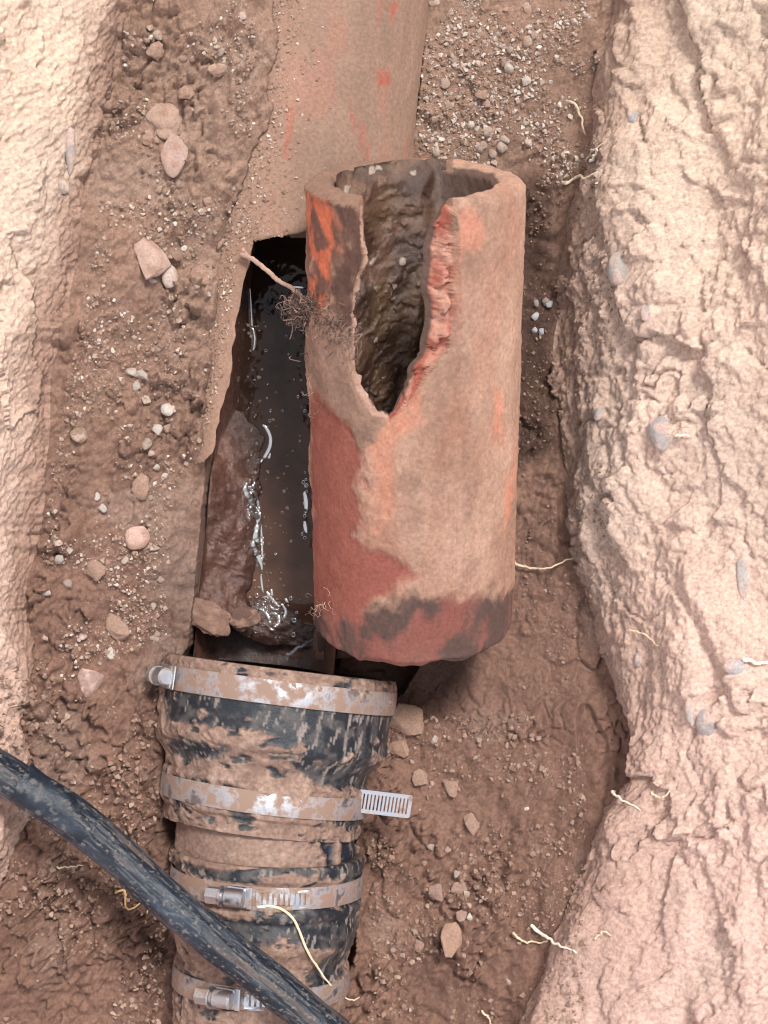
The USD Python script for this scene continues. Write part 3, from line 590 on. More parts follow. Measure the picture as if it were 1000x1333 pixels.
# sludge stuck inside
nx, nz = 150, 330
sx, sz = np.meshgrid(np.linspace(-.0462, .020, nx), np.linspace(-.003, .205, nz))
yl_ = -np.sqrt(np.maximum(FRI ** 2 - sx ** 2, 1e-7)); loc3 = np.stack([sx, yl_, sz], -1); world = FT + loc3 @ FM[:3, :3].T
nn = fbm(world, 55, 4, 101); th = (.012 + .022 * sstep(.0, -.04, sx)) * sstep(.020, .004, sx + .008 * (nn - .5)) * sstep(.208, .17, sz) * (.6 + .9 * nn)
th = th * np.where(sz < .01, .35 + .65 * sstep(-.003, .01, sz), 1) + .0042 * (fbm(world * A(1, .6, 1), 95, 4, 102) - .5)
wd, wr_ = worley(np.stack([sx, sz], -1), .0045, 105); tp_ = sstep(.020, .006, sx + .016 * (nn - .5) + .020 * sstep(.05, .20, sz)) * sstep(.208, .185, sz); th = np.maximum(th, 0) * tp_; th = th + np.where(th > .004, .0012 * np.sqrt(np.clip(1 - (wd[..., 0] / (.0028 * (.4 + wr_))) ** 2, 0, 1)) * (wr_ > .62), 0)
yt = np.minimum(yl_ + np.where(tp_ > .02, np.maximum(th, .0004), -.0008), .034); topv = FT + np.stack([sx, yt, sz], -1) @ FM[:3, :3].T
px, py = pix(topv)
cs_ = lerp(A(.052, .026, .018), A(.130, .072, .048), sstep(.35, .65, fbm(topv, 60, 4, 103))); cs_ = lerp(cs_, A(.30, .24, .20), (wr_ > .96) * sstep(.0028, .0018, wd[..., 0]) * (th > .005))
cs_ = lerp(cs_, A(.15, .09, .05), sstep(430, 330, py) * 0 + sstep(.5, .6, fbm(topv, 25, 2, 104)) * .5)
topv = topv.reshape(-1, 3)
obj('sludge', (topv, tri(grid_faces(nz, nx))), 'sludge', frag_t, smooth=True, tint=cs_.reshape(-1, 3))

# ---------------------------------------------------------------- rubber couplings and the black pipe between them
MUD, MUD2, BLACK = A(.185, .122, .097), A(.255, .178, .143), A(.014, .018, .024)
def coupling(o, direction, prof, length, bare, seed):
    """Sleeve turned from prof [(s, r)]. bare(px, py): where the black rubber shows. Returns frame, radius function, mesh, tint."""
    Z = unit(direction); Yv = unit(A(0, 0, 1) - Z * Z[2]); Xv = np.cross(Yv, Z); M = frame(o, Xv, Yv, Z)
    prof = np.asarray(prof, float); rf = lambda s: np.interp(s, prof[:, 0], prof[:, 1])
    ns, nt = 190, 400
    s = np.linspace(0, length, ns); th = np.arange(nt) * 2 * np.pi / nt
    R = gaussian_filter1d(rf(s), 1.3, mode='nearest')[:, None] + 0 * th[None]
    def pts(R, s): return o + (np.stack(np.broadcast_arrays(R * np.sin(th)[None], R * np.cos(th)[None], s[:, None]), -1)) @ M[:3, :3].T
    P = pts(R, s); px, py = pix(P); k = (fbm(P, 38, 4, seed) - .5); n = fbm(P, 120, 4, seed + 1); str_ = fbm(P * A(.35, 1.4, 1), 130, 3, seed + 2)
    fine_ = fbm(P, 330, 3, seed + 8); mid_ = fbm(P, 95, 4, seed + 3)
    sc_ = 1.3 * gaussian_filter(bare(px + k * 40, py + k * 24).astype(float), (3.5, 5), mode=('nearest', 'wrap')) + .9 * sstep(.58, .66, str_) - .95 * sstep(.56, .72, mid_)
    bl = sstep(.12, .88, sc_ + (fine_ - .5) * 1.2); blk = bl > .5
    crust = (1 - bl) * (.0004 + .0050 * np.clip(n - .25, 0, 1)) - (1 - bl) * .0014 * np.exp(-((fbm(P, 44, 3, seed + 9) - .5) / .012) ** 2) + (fbm(P, 300, 3, seed + 4) - .5) * (.0003 + .0012 * (1 - bl))
    crust = gaussian_filter1d(gaussian_filter1d(crust, .7, axis=0, mode='nearest'), .7, axis=1, mode='wrap')
    P = pts(R + crust, s)
    scr = sstep(.60, .66, fbm(P @ np.array([[1, .4, 0], [-.4, 1, 0], [0, 0, 1]]) * A(1, .12, 1), 420, 2, seed + 5))
    tint = lerp(lerp(MUD, MUD2, sstep(.4, .7, n)) * (.75 + .5 * fbm(P, 260, 3, seed + 6))[..., None], lerp(BLACK, A(.24, .21, .19), scr * .8), bl)
    tint = lerp(tint, A(.105, .095, .092), np.where(blk, sstep(.42, .66, fbm(P, 150, 5, seed + 7)) * .55, 0))
    inn_ = pts(R[::-1] - .006, s[::-1])
    V = np.concatenate([P.reshape(-1, 3), inn_.reshape(-1, 3)]); f4 = grid_faces(2 * ns, nt, True)
    last = np.arange(nt); nxt = (last + 1) % nt
    f4 = np.vstack([f4, np.stack([(2 * ns - 1) * nt + last, (2 * ns - 1) * nt + nxt, nxt, last], 1)])
    T = np.concatenate([tint.reshape(-1, 3), np.broadcast_to(A(.03, .025, .022), (ns * nt, 3))])
    return M, rf, (V, tri(f4)), T
def ring(M, r, s0, s1, thick=.0009, k=160, a0=0, a1=2 * np.pi):
    a = np.linspace(a0, a1, k); prof = [(r, s0), (r + thick, s0 + .0004), (r + thick * 1.3, (s0 + s1) / 2), (r + thick, s1 - .0004), (r, s1)]
    v = np.array([[(pr * np.sin(x), pr * np.cos(x), ps) for pr, ps in prof] for x in a]).reshape(-1, 3)
    f = tri(grid_faces(k, len(prof)))
    return trimesh.Trimesh(v @ M[:3, :3].T + M[:3, 3], f, process=False)
def slotted(n, pitch, width, bend=None):
    """Perforated worm-drive strip, slots across it; bend = (frame, radius, s, angle0)."""
    L = n * pitch + .004; base = shapely.box(0, -width / 2, L, width / 2).buffer(-.0015).buffer(.0015)
    for i in range(n):
        base = base.difference(shapely.box(.003 + i * pitch, -width * .33, .003 + i * pitch + pitch * .42, width * .33))
    m = trimesh.creation.extrude_polygon(base.segmentize(.0015), .0007, engine='earcut')
    if bend is None: return m
    M, r, s, a0 = bend; v = m.vertices; a = a0 + v[:, 0] / r; R = r + v[:, 2]
    m.vertices = np.stack([R * np.sin(a), R * np.cos(a), s + v[:, 1]], -1) @ M[:3, :3].T + M[:3, 3]
    return m
def clamp(parent, M, r, s0, s1, ang, flip, tail, mat='steel_muddy', bandmat='steel_muddy', label=None):
    """Worm-drive hose clamp: band, screw housing, screw, perforated part of the band."""
    w = s1 - s0; sc = (s0 + s1) / 2
    bandp = obj('hose_clamp', ring(M, r + .0012, s0, s1), bandmat, parent, smooth=True)
    if label: tag(bandp, label)
    up = A(math.sin(ang), math.cos(ang), 0); tg = A(math.cos(ang), -math.sin(ang), 0) * flip
    O = M[:3, 3] + M[:3, :3] @ (up * (r + .0022) + A(0, 0, sc)); U, T, S_ = M[:3, :3] @ up, M[:3, :3] @ tg, M[:3, 2]
    F = frame(O, T, np.cross(U, T) * 1.0, U)
    hx = rbox(.014, w * .95, .003, .0012); hx.apply_translation((.004, 0, .0012))
    arch_ = cyl(.0058, .013, 24, .0012); arch_.apply_transform(trimesh.transformations.rotation_matrix(np.pi / 2, [0, 1, 0])); arch_.apply_translation((.004, 0, .0048))
    ear = rbox(.004, w * 1.0, .0016, .0007); ear.apply_translation((.0125, 0, .0012))
    obj('screw_housing', moved(cat([hx, arch_, ear]), F), 'steel', bandp, smooth=35)
    head = m3.Manifold.cylinder(.0085, .0056, .0056, 6).to_mesh(); head = trimesh.Trimesh(np.array(head.vert_properties[:, :3]), np.array(head.tri_verts))
    slot = trimesh.creation.box((.0105, .0014, .002)); slot.apply_translation((0, 0, .0085))
    hm = (tomani(head) - tomani(slot)).to_mesh(); head = trimesh.Trimesh(np.array(hm.vert_properties[:, :3]), np.array(hm.tri_verts))
    fl_ = cyl(.0066, .0014, 24, .0003); fl_.apply_translation((0, 0, -.001)); nk = cyl(.0042, .004, 16); nk.apply_translation((0, 0, -.003))
    sm = cat([head, fl_, nk]); sm.apply_transform(trimesh.transformations.rotation_matrix(-np.pi / 2, [0, 1, 0])); sm.apply_translation((-.0055, 0, .0050))
    obj('screw', moved(sm, F), 'steel', bandp, smooth=30)
    if tail:
        n, a0 = tail; obj('slotted_strip', slotted(n, .0034, w * .8, (M, r + .0026, sc, a0)), 'steel', bandp)
    return bandp
# the connecting black pipe
pA, pB = W(352, 985, -.018), W(347, 1160, -.018)
pm = sweep(np.linspace(pA, pB, 160), .0560, 160); P = pm.vertices.copy(); px, py = pix(P); n = fbm(P, 70, 4, 201)
blk = sstep(.2, .8, soft([(385,1066),(480,1050),(480,1135),(420,1130),(395,1112)], px + (n - .5) * 60, py, 9) - .8 * sstep(.54, .70, fbm(P * A(1.5, .4, 1), 120, 4, 203)) + (fbm(P, 330, 3, 208) - .5))
ax = np.r_[np.repeat(np.linspace(pA, pB, 160), 160, 0), [pA], [pB]]; dr = P - ax; ln = np.linalg.norm(dr, axis=1); dr = np.where(ln[:, None] > 1e-6, dr / np.maximum(ln, 1e-6)[:, None], 0)
pm.vertices = P + dr * ((.001 + (1 - blk) * (.0005 + .0058 * fbm(P, 60, 5, 204))) + .0012 * (fbm(P, 300, 3, 205) - .5))[:, None]
tint = lerp(lerp(MUD, MUD2, n) * (.7 + .6 * fbm(P, 260, 3, 206))[:, None], lerp(A(.010, .017, .030), A(.22, .19, .17), sstep(.6, .66, fbm(P * A(1, .2, 1), 300, 2, 207))), blk)
tag(obj('plastic_drain_pipe', pm, 'rubber', smooth=True, tint=tint), 'mud caked black plastic pipe running between the two rubber couplings', 'drain pipe')

def bareA(px, py):
    return inside([(215,880),(300,895),(400,912),(525,925),(515,990),(480,985),(430,985),(330,948),(222,940)], px, py) | inside([(420,950),(500,965),(480,1030),(400,1015),(380,985)], px, py) | \
        inside([(225,965),(300,972),(290,990),(225,985)], px, py) | inside([(225,1010),(330,1030),(330,1042),(225,1030)], px, py) | inside([(430,1055),(480,1055),(480,1080),(430,1075)], px, py)
oA = W(366, 868, -.026)
tA = thing('rubber_coupling', 'wide black rubber coupling with open mouth below the broken pipe, two steel clamps', 'pipe coupling', oA - A(0, 0, .078))
MA, rA, mA, TA = coupling(oA, A(-.125, -.989, .075), [(0, .0745), (.002, .0765), (.010, .0770), (.030, .0765), (.048, .0765), (.051, .0758), (.064, .0668), (.072, .0655), (.0725, .0672), (.095, .0660), (.0955, .0640), (.106, .0630)], .106, bareA, 300)
obj('sleeve', mA, 'rubber', tA, smooth=True, tint=TA)
clamp(tA, MA, .0768, .007, .0225, math.radians(-62), 1, None, label='steel band clamp round the open mouth with its screw at the left')
c2_ = clamp(tA, MA, .0668, .077, .0915, math.radians(-150), 1, None, label='steel band clamp with a slotted tail sticking out to the right')
a2 = math.radians(72); pS = MA[:3, 3] + MA[:3, :3] @ (A(math.sin(a2), math.cos(a2), 0) * .068 + A(0, 0, .0842))
tl = slotted(13, .0024, .0155); T_ = unit(W(531, 1049, pS[2] - .004) - W(472, 1042, pS[2])); U_ = unit(A(-.1, -.1, 1) - T_ * (A(-.1, -.1, 1) @ T_))
pS2 = W(466, 1042, pS[2] + .004)
obj('clamp_tail', moved(tl, frame(pS2, T_, np.cross(U_, T_), U_)), 'steel', c2_)

def bareB(px, py):
    return inside([(225,1128),(330,1140),(330,1150),(225,1145)], px, py) | inside([(440,1150),(480,1145),(480,1180),(450,1185)], px, py) | inside([(225,1180),(300,1195),(280,1215),(225,1210)], px, py) | inside([(330,1196),(470,1176),(470,1240),(380,1232)], px, py) | inside([(375,1128),(480,1116),(480,1140),(400,1142)], px, py) | inside([(220,1122),(255,1126),(255,1140),(220,1138)], px, py) | inside([(400,1262),(450,1245),(440,1285),(400,1290)], px, py) | inside([(285,1200),(330,1190),(350,1225),(300,1230)], px, py) | inside([(226,1262),(260,1275),(260,1290),(226,1280)], px, py)
oB = W(350, 1106, -.018)
tB = thing('rubber_coupling', 'lower black rubber coupling caked in brown mud, crossed by the black hose', 'pipe coupling', oB - A(0, 0, .07))
MB, rB, mB, TB = coupling(oB, A(-.06, -.995, .01), [(0, .0615), (.002, .0635), (.010, .0635), (.0105, .0612), (.028, .0612), (.0285, .0632), (.034, .0628), (.036, .0605), (.046, .0618), (.055, .0600), (.066, .0555), (.072, .0540), (.0725, .0560), (.105, .0550), (.120, .0535)], .12, bareB, 340)
obj('sleeve', mB, 'rubber', tB, smooth=True, tint=TB)
clamp(tB, MB, .0615, .012, .026, math.radians(-17), 1, (9, math.radians(-17) + .012 / .0615 + .06), mat='steel', bandmat='steel_muddy', label='upper steel clamp of the lower coupling')
clamp(tB, MB, .0562, .077, .091, math.radians(-22), 1, (8, math.radians(-22) + .012 / .0562 + .06), label='lower steel clamp of the lower coupling, half under the hose')

# ---------------------------------------------------------------- black hose lying across
hp = spline([W(-90, 944, .078), W(0, 1005, .078), W(40, 1029, .078), W(120, 1084, .076), W(200, 1156, .074), W(280, 1223, .072), W(360, 1288, .07), W(430, 1345, .068), W(520, 1420, .066)], 620)
k = 120; hr = .0116
t_ = np.gradient(hp, axis=0); t_ /= np.linalg.norm(t_, axis=1)[:, None]; u_ = np.cross(t_, A(0, 0, 1)); u_ /= np.linalg.norm(u_, axis=1)[:, None]; w2 = np.cross(u_, t_)
th = np.arange(k) * 2 * np.pi / k; sl = np.r_[0, np.cumsum(np.linalg.norm(np.diff(hp, axis=0), axis=1))]
cosn, sinn = np.cos(th)[None, :, None], np.sin(th)[None, :, None]
base = hp[:, None] + hr * (u_[:, None] * cosn + w2[:, None] * sinn)
ph = (sl[:, None] / .15 - th[None] / (2 * np.pi)) ; fp = ph - np.floor(ph)
wrap = .0005 * (1 - fp) * sstep(0, .02, fp)
wr = .0011 * (fbm(base @ np.array([[.6, .8, 0], [-.8, .6, 0], [0, 0, 1.]]) * A(.5, 1.4, 1), 60, 4, 401) - .5) * 2 + .0022 * (np.abs(fbm(base @ np.array([[.75, .66, 0], [-.66, .75, 0], [0, 0, 1.]]) * A(.25, 1.6, 1), 120, 3, 402) - .5)) * 2
HPts = hp[:, None] + (hr + wrap + wr)[..., None] * (u_[:, None] * cosn + w2[:, None] * sinn)
n = fbm(HPts, 60, 4, 403); hq = np.stack(np.broadcast_arrays(sl[:, None] * 40, np.cos(th)[None] * 1.6, np.sin(th)[None] * 1.6), -1); dust = sstep(.40, .70, fbm(hq, 1, 5, 404)); scr = sstep(.61, .67, fbm(hq * A(1.4, 9, 9), 1.6, 3, 405)); spk = sstep(.68, .72, fbm(HPts, 520, 2, 406))
ct = lerp(A(.007, .012, .020), A(.026, .036, .052), dust * .9); ct = lerp(ct, A(.16, .155, .15), scr * .45); ct = lerp(ct, A(.30, .26, .23), spk * .35)
ct = lerp(ct, A(.20, .15, .12), sstep(.60, .74, fbm(hq * A(.4, 1, 1), 1.3, 5, 407)) * .35)
hose_t = thing('black_hose', 'dusty black plastic wrapped hose lying diagonally across the lower coupling', 'hose', hp[300] - A(0, 0, hr))
obj('hose_body', (HPts.reshape(-1, 3), tri(grid_faces(620, k, True))), 'hose_plastic', hose_t, smooth=True, tint=ct.reshape(-1, 3))
# torn wrapping: a raised collar and an upright torn corner near the left edge, a lifted strip along the upper side
def strip_on_hose(s0, s1, a0, a1, lift, seed, ns=50, na=24):
    s, a = np.meshgrid(np.linspace(0, 1, ns), np.linspace(0, 1, na), indexing='ij')
    sj = s0 + (s1 - s0) * s + .006 * (fbm(np.stack([a * 3, s * 0, s * 0 + seed], -1), 1.5, 3, seed) - .5) * (s * 2 - 1)
    aj = a0 + (a1 - a0) * a + .25 * (fbm(np.stack([s * 4, a * 0, a * 0 + seed], -1), 1.5, 3, seed + 1) - .5) * (a * 2 - 1)
    C = np.stack([np.interp(sj, sl, hp[:, i]) for i in range(3)], -1); Uv = np.stack([np.interp(sj, sl, u_[:, i]) for i in range(3)], -1); Wv = np.stack([np.interp(sj, sl, w2[:, i]) for i in range(3)], -1)
    R = hr + .0009 + .0008 * (np.sin(s * 9 + a * 4)) * a + lift(s, a) + .0006 * (fbm(C + s[..., None] * .1, 60, 3, seed + 2) - .5)
    top_ = C + R[..., None] * (Uv * np.cos(aj)[..., None] + Wv * np.sin(aj)[..., None]); bot = top_ - .0005 * (Uv * np.cos(aj)[..., None] + Wv * np.sin(aj)[..., None])
    V = np.concatenate([top_.reshape(-1, 3), bot.reshape(-1, 3)]); f1 = tri(grid_faces(ns, na)); N = ns * na
    rim = np.r_[np.arange(na), np.arange(1, ns) * na + na - 1, (ns - 1) * na + np.arange(na - 2, -1, -1), np.arange(ns - 2, 0, -1) * na]; r2 = np.roll(rim, -1)
    f_ = np.vstack([f1, f1[:, ::-1] + N, np.stack([rim, rim + N, r2], 1), np.stack([r2, rim + N, r2 + N], 1)])
    d_ = sstep(.45, .65, fbm(top_, 50, 4, seed + 3)); sc_ = sstep(.58, .66, fbm(top_, 260, 3, seed + 4))
    c_ = lerp(lerp(A(.007, .012, .020), A(.030, .042, .058), d_ * .9), A(.20, .19, .18), sc_ * .4)
    return (V, f_), np.concatenate([c_.reshape(-1, 3)] * 2)
s_at = lambda x: float(np.interp(x, pix(hp)[0], sl))
for (s0, s1, a0, a1, lf, sd_) in ((s_at(26), s_at(118), .9, 2.9, lambda s, a: .0012 * (1 - s) ** 2 + .003 * np.maximum(0, a * 5 - 4) * (1 - s) ** 5, 421),):
    ms, cs2 = strip_on_hose(s0, s1, a0, a1, lf, sd_); obj('torn_wrap', ms, 'hose_plastic', hose_t, smooth=True, tint=cs2)

# ---------------------------------------------------------------- stones and clods
def stone_mesh(size, seed, ang=.5, sub=3, rough_=.12):
    """Unit-free stone: box-ish rounded blob with facets, size (x, y, z) full lengths."""
    g = np.random.default_rng(seed); n = 12 if ang > .4 else 26
    p = g.normal(size=(n, 3)); p /= np.linalg.norm(p, axis=1)[:, None]; p *= g.uniform(.82, 1.0, (n, 1))
    h = trimesh.convex.convex_hull(p)
    for _ in range(sub): h = h.subdivide()
    v = np.array(h.vertices); L = np.linalg.norm(v, axis=1)[:, None]; v = v * ang + (v / L) * (1 - ang) * .93
    v += (v / L) * (fbm(v + seed, 2.4, 4, seed)[:, None] - .5) * rough_ * 2
    v = v / (np.abs(v).max(0)) * np.asarray(size) / 2
    return trimesh.Trimesh(v, h.faces, process=False)
def put_stone(name, px, py, wpx, hpx, zr, deg, col, label, category, seed, ang=.5, rough_=.12, sink=.35, group=None, sub=3, on=None, emb=None):
    p = hit(px, py) if on is None else on; k = SC * (DC - p[2]) / DC; n = hit_normal(px, py) if emb is None else emb
    sx_, sy_ = wpx * k, hpx * k; sz_ = zr * min(sx_, sy_)
    m = stone_mesh((sx_, sy_, sz_), seed, ang, sub, rough_)
    z = unit(n * .6 + A(0, 0, 1) * .4); x = unit(A(math.cos(math.radians(deg)), math.sin(math.radians(deg)), 0)); x = unit(x - z * (x @ z)); y = np.cross(z, x)
    m.apply_transform(frame(p + z * sz_ * (.5 - sink), x, y, z))
    vv = np.array(m.vertices); nn = fbm(vv, 130, 4, seed)
    tint = np.broadcast_to(A(*col) * (.78 if px > 720 or px < 120 else 1.0), vv.shape) * (.78 + .44 * nn)[:, None]
    tint = lerp(tint, (FLOOR * 1.15 if px < 720 and px > 120 else PINK * .8), sstep(.50, .62, fbm(vv, 150, 4, seed + 1)) * .75)
    return tag(obj(name, m, 'stone_tint', smooth=True if ang < .4 else 28 if False else True, tint=tint), label, category, group)
GREY, BROWN, DUST = (.32, .26, .235), (.28, .185, .14), (.34, .235, .18)
stones = [
 ('clod', 217, 158, 44, 54, .7, 25, DUST, 'rough tan clod above the smooth flat stone left of the buried pipe', 'clod', .75, .3),
 ('stone', 227, 206, 38, 62, .5, -8, (.36, .255, .22), 'smooth leaf shaped flat stone just below the rough tan clod', 'stone', .45, .05),
 ('stone', 197, 337, 46, 66, .55, 14, (.39, .27, .225), 'large angular brown stone left of the hole in the pipe', 'stone', .8, .1),
 ('stone', 221, 361, 22, 34, .8, 0, (.38, .30, .26), 'small round stone touching the large angular stone', 'stone', .3, .06),
 ('stone', 181, 700, 34, 31, .6, 30, (.44, .30, .25), 'pale oval flat stone on the soil left of the open channel', 'stone', .35, .05),
 ('clod', 153, 814, 32, 42, .6, 30, BROWN, 'brown angular clod left of the first clamp screw', 'clod', .8, .2),
 ('stone', 117, 887, 38, 42, .5, 10, (.36, .24, .205), 'flat pinkish stone at the foot of the left wall', 'stone', .75, .06),
 ('clod', 184, 634, 28, 36, .7, 0, BROWN, 'small brown clod among white chips above the pale oval stone', 'clod', .7, .2),
 ('clod', 124, 742, 34, 30, .7, 0, BROWN, 'rounded brown clod with a white chip on its right side', 'clod', .5, .2),
 ('clod', 107, 566, 26, 24, .8, 0, (.30, .21, .15), 'dark rounded clod near the left wall foot', 'clod', .5, .2),
 ('clod', 204, 68, 26, 26, .8, 0, BROWN, 'small brown clod at the top beside the left wall', 'clod', .7, .25),
 ('clod', 284, 90, 30, 22, .7, 0, DUST, 'tan clod high on the slope left of the buried pipe', 'clod', .6, .25),
 ('clod', 242, 122, 24, 20, .8, 0, BROWN, 'little brown clod right above the rough tan clod', 'clod', .7, .25),
 ('clod', 193, 180, 22, 22, .8, 0, BROWN, 'little clod left of the smooth flat stone', 'clod', .7, .25),
 ('clod', 531, 936, 50, 44, .7, -8, (.30, .195, .145), 'squarish brown clod against the coupling right below its mouth', 'clod', .85, .12),
 ('clod', 521, 973, 32, 28, .8, 10, (.30, .195, .145), 'brown clod below the squarish clod beside the coupling', 'clod', .75, .15),
 ('clod', 585, 1025, 24, 28, .8, 30, (.27, .18, .14), 'jagged clod right of the slotted clamp tail', 'clod', .8, .2),
 ('clod', 611, 1073, 22, 30, .8, 20, (.27, .18, .14), 'blocky clod lower right of the slotted clamp tail', 'clod', .85, .15),
 ('clod', 570, 1160, 28, 24, .7, -20, (.26, .17, .14), 'dark clod in the middle of the lower floor, left of its twin', 'clod', .8, .15),
 ('clod', 597, 1157, 26, 22, .7, 15, (.27, .18, .145), 'dark clod in the middle of the lower floor, right of its twin', 'clod', .8, .15),
 ('clod', 598, 1190, 16, 24, .8, 10, (.31, .22, .19), 'small grey clod above the brick shaped clod', 'clod', .7, .15),
 ('clod', 588, 1222, 30, 46, .7, 2, (.30, .19, .14), 'brick shaped upright brown clod on the lower floor', 'clod', .9, .08),
 ('clod', 547, 1012, 22, 26, .7, 15, (.28, .185, .14), 'brown clod above the slotted clamp tail', 'clod', .8, .2),
 ('clod', 545, 1230, 22, 20, .8, 15, (.26, .17, .135), 'small clod left of the brick shaped clod', 'clod', .8, .2),
 ('stone', 803, 351, 30, 46, .8, 0, (.40, .36, .33), 'pale grey oval pebble embedded in the right wall', 'stone', .25, .04),
 ('stone', 838, 408, 14, 24, .8, 0, (.36, .34, .32), 'small bluish grey pebble in the right wall below the oval one', 'stone', .4, .05),
 ('stone', 857, 563, 34, 56, .6, 8, (.37, .33, .32), 'grey flat stone embedded in the middle of the right wall', 'stone', .5, .05),
 ('stone', 776, 538, 14, 18, .8, 0, (.36, .33, .31), 'tiny blue grey stone at the lip of the right wall', 'stone', .5, .05),
 ('stone', 918, 940, 34, 40, .7, 8, (.38, .33, .32), 'round grey stone low in the right wall near the frame edge', 'stone', .35, .05),
 ('stone', 898, 922, 12, 34, .8, 0, (.42, .38, .36), 'slim grey stone beside the round grey stone in the wall', 'stone', .4, .05),
 ('stone', 966, 752, 16, 56, .7, 4, (.45, .41, .39), 'long pale blue grey stone near the right frame edge', 'stone', .4, .05),
 ('stone', 957, 865, 30, 22, .7, 0, (.42, .39, .39), 'pale grey stone right of the wall middle by the frame edge', 'stone', .4, .05),
 ('stone', 822, 155, 14, 20, .8, 10, (.40, .38, .37), 'small grey pebble high in the right wall', 'stone', .4, .05),
 ('stone', 828, 858, 12, 20, .8, 0, (.36, .32, .30), 'small grey stone in the dark edge of the right wall', 'stone', .4, .05),
 ('stone', 91, 192, 18, 78, .8, -3, (.37, .33, .31), 'long grey stone standing in the left wall', 'stone', .5, .05),
 ('stone', 84, 243, 20, 22, .8, 0, (.42, .36, .31), 'pale stone right below the long grey stone in the left wall', 'stone', .6, .05),
 ('clod', 270, 800, 74, 50, .45, -15, (.19, .112, .086), 'flat reddish lump of clay on the edge of the open channel', 'clod', .95, .4),
 ('clod', 318, 806, 46, 34, .6, 10, (.105, .058, .045), 'dark wet lump of clay at the broken lower end of the buried pipe', 'clod', .85, .4),
]
for i, (nm, x, y, w, h, zr, dg, col, lab, ct_, an, ro_) in enumerate(stones):
    put_stone(nm, x, y, w, h, zr, dg, col, lab, ct_, 500 + i * 3, an, ro_, sink=.30 if 100 < x < 700 else .58, on=W(x, y, -.030) if (x, y) == (270, 800) or (x, y) == (318, 806) else None, emb=A(0, 0, 1) if (x, y) in ((270, 800), (318, 806)) else None)
# countable pale chips
def chips(n, box, size, label, group, cols, seed, poly=None):
    g = np.random.default_rng(seed); made = 0
    while made < n:
        x, y = g.uniform(box[0], box[2]), g.uniform(box[1], box[3])
        if poly is not None and not inside(poly, x, y): continue
        s = g.uniform(*size) ** 1.0
        put_stone('stone_chip', x, y, s * g.uniform(.8, 1.2), s * g.uniform(.8, 1.3), g.uniform(.6, .95), g.uniform(0, 180), cols[g.integers(len(cols))] * g.uniform(.8, 1.15), label, 'stone chip', int(g.integers(1e6)), g.uniform(.6, .95), .14, sink=.42, group=group, sub=1); made += 1
PALE = [A(.38, .31, .26), A(.34, .27, .225), A(.43, .38, .33), A(.30, .22, .175), A(.28, .195, .15), A(.26, .175, .135)]
chips(46, (560, 0, 700, 205), (7, 15), 'small pale stone chip in the gravel right of the buried pipe', 'pale chips right of the buried pipe', PALE, 31)
chips(40, (185, 20, 330, 420), (7, 14), 'small pale stone chip in the soil slope left of the buried pipe', 'pale chips left of the buried pipe', PALE, 32)
chips(15, (160, 480, 225, 650), (8, 17), 'small white stone chip in the cluster left of the open channel', 'white chips left of the open channel', [A(.44, .40, .36), A(.38, .33, .29), A(.34, .27, .22)], 33)
chips(16, (60, 640, 215, 860), (7, 15), 'small grey stone chip scattered on the lower left soil', 'grey chips on the lower left soil', [A(.38, .34, .30), A(.32, .26, .22), A(.42, .38, .35)], 34)
chips(7, (684, 385, 722, 440), (7, 13), 'small bluish white chip on the dark soil right of the loose pipe', 'chips on the damp soil', [A(.33, .335, .345), A(.27, .275, .28)], 35)
chips(14, (530, 960, 690, 1320), (6, 11), 'small pale chip on the lower trench floor', 'chips on the lower floor', PALE[:3], 36)
# uncountable gravel and crumbs
def crumbs(n, sampler, size, cols, seed, lift=.2):
    g = np.random.default_rng(seed); T = []
    for i in range(14):
        p = np.random.default_rng(900 + i).normal(size=(9, 3)); p /= np.linalg.norm(p, axis=1)[:, None]; hcv = trimesh.convex.convex_hull(p); T.append((np.array(hcv.vertices), np.array(hcv.faces)))
    P = sampler(g, n); H = hit(P[:, 0], P[:, 1]); V, F, C = [], [], []; off = 0
    for i in range(len(P)):
        tv, tf = T[g.integers(14)]; s = size[0] * (size[1] / size[0]) ** (g.uniform() ** 2.2) * .5
        R = trimesh.transformations.random_rotation_matrix(g.uniform(size=3))[:3, :3]
        V.append((tv * g.uniform(.65, 1.15, 3)) @ R.T * s + H[i] + A(0, 0, s * lift)); F.append(tf + off); off += len(tv)
        C.append(np.broadcast_to(cols[g.integers(len(cols))] * g.uniform(.75, 1.2), tv.shape))
    return (np.vstack(V), np.vstack(F)), np.vstack(C)
def in_box(x0, y0, x1, y1, poly=None):
    def f(g, n):
        out_ = np.zeros((0, 2))
        while len(out_) < n:
            q = g.uniform((x0, y0), (x1, y1), (n * 2, 2)); d_ = fbm(np.c_[q, q[:, :1] * 0], .018, 3, 17) + g.normal(0, .06, len(q)); q = q[d_ > .5]
            if poly is not None: q = q[inside(poly, q[:, 0], q[:, 1])]
            out_ = np.vstack([out_, q])
        return out_[:n]
    return f
SOILC = [A(.36, .235, .175), A(.30, .19, .14), A(.42, .30, .235), A(.33, .21, .15)]
SOILC = [q * .74 for q in SOILC]
MIX = SOILC * 2 + [A(.40, .32, .27), A(.48, .42, .37), A(.36, .28, .23)]
leftp = [(175, -40), (335, -40), (330, 250), (305, 310), (290, 470), (255, 600), (225, 640), (215, 830), (40, 900), (70, 600), (110, 400)]
ptree_v = v_pipe; 
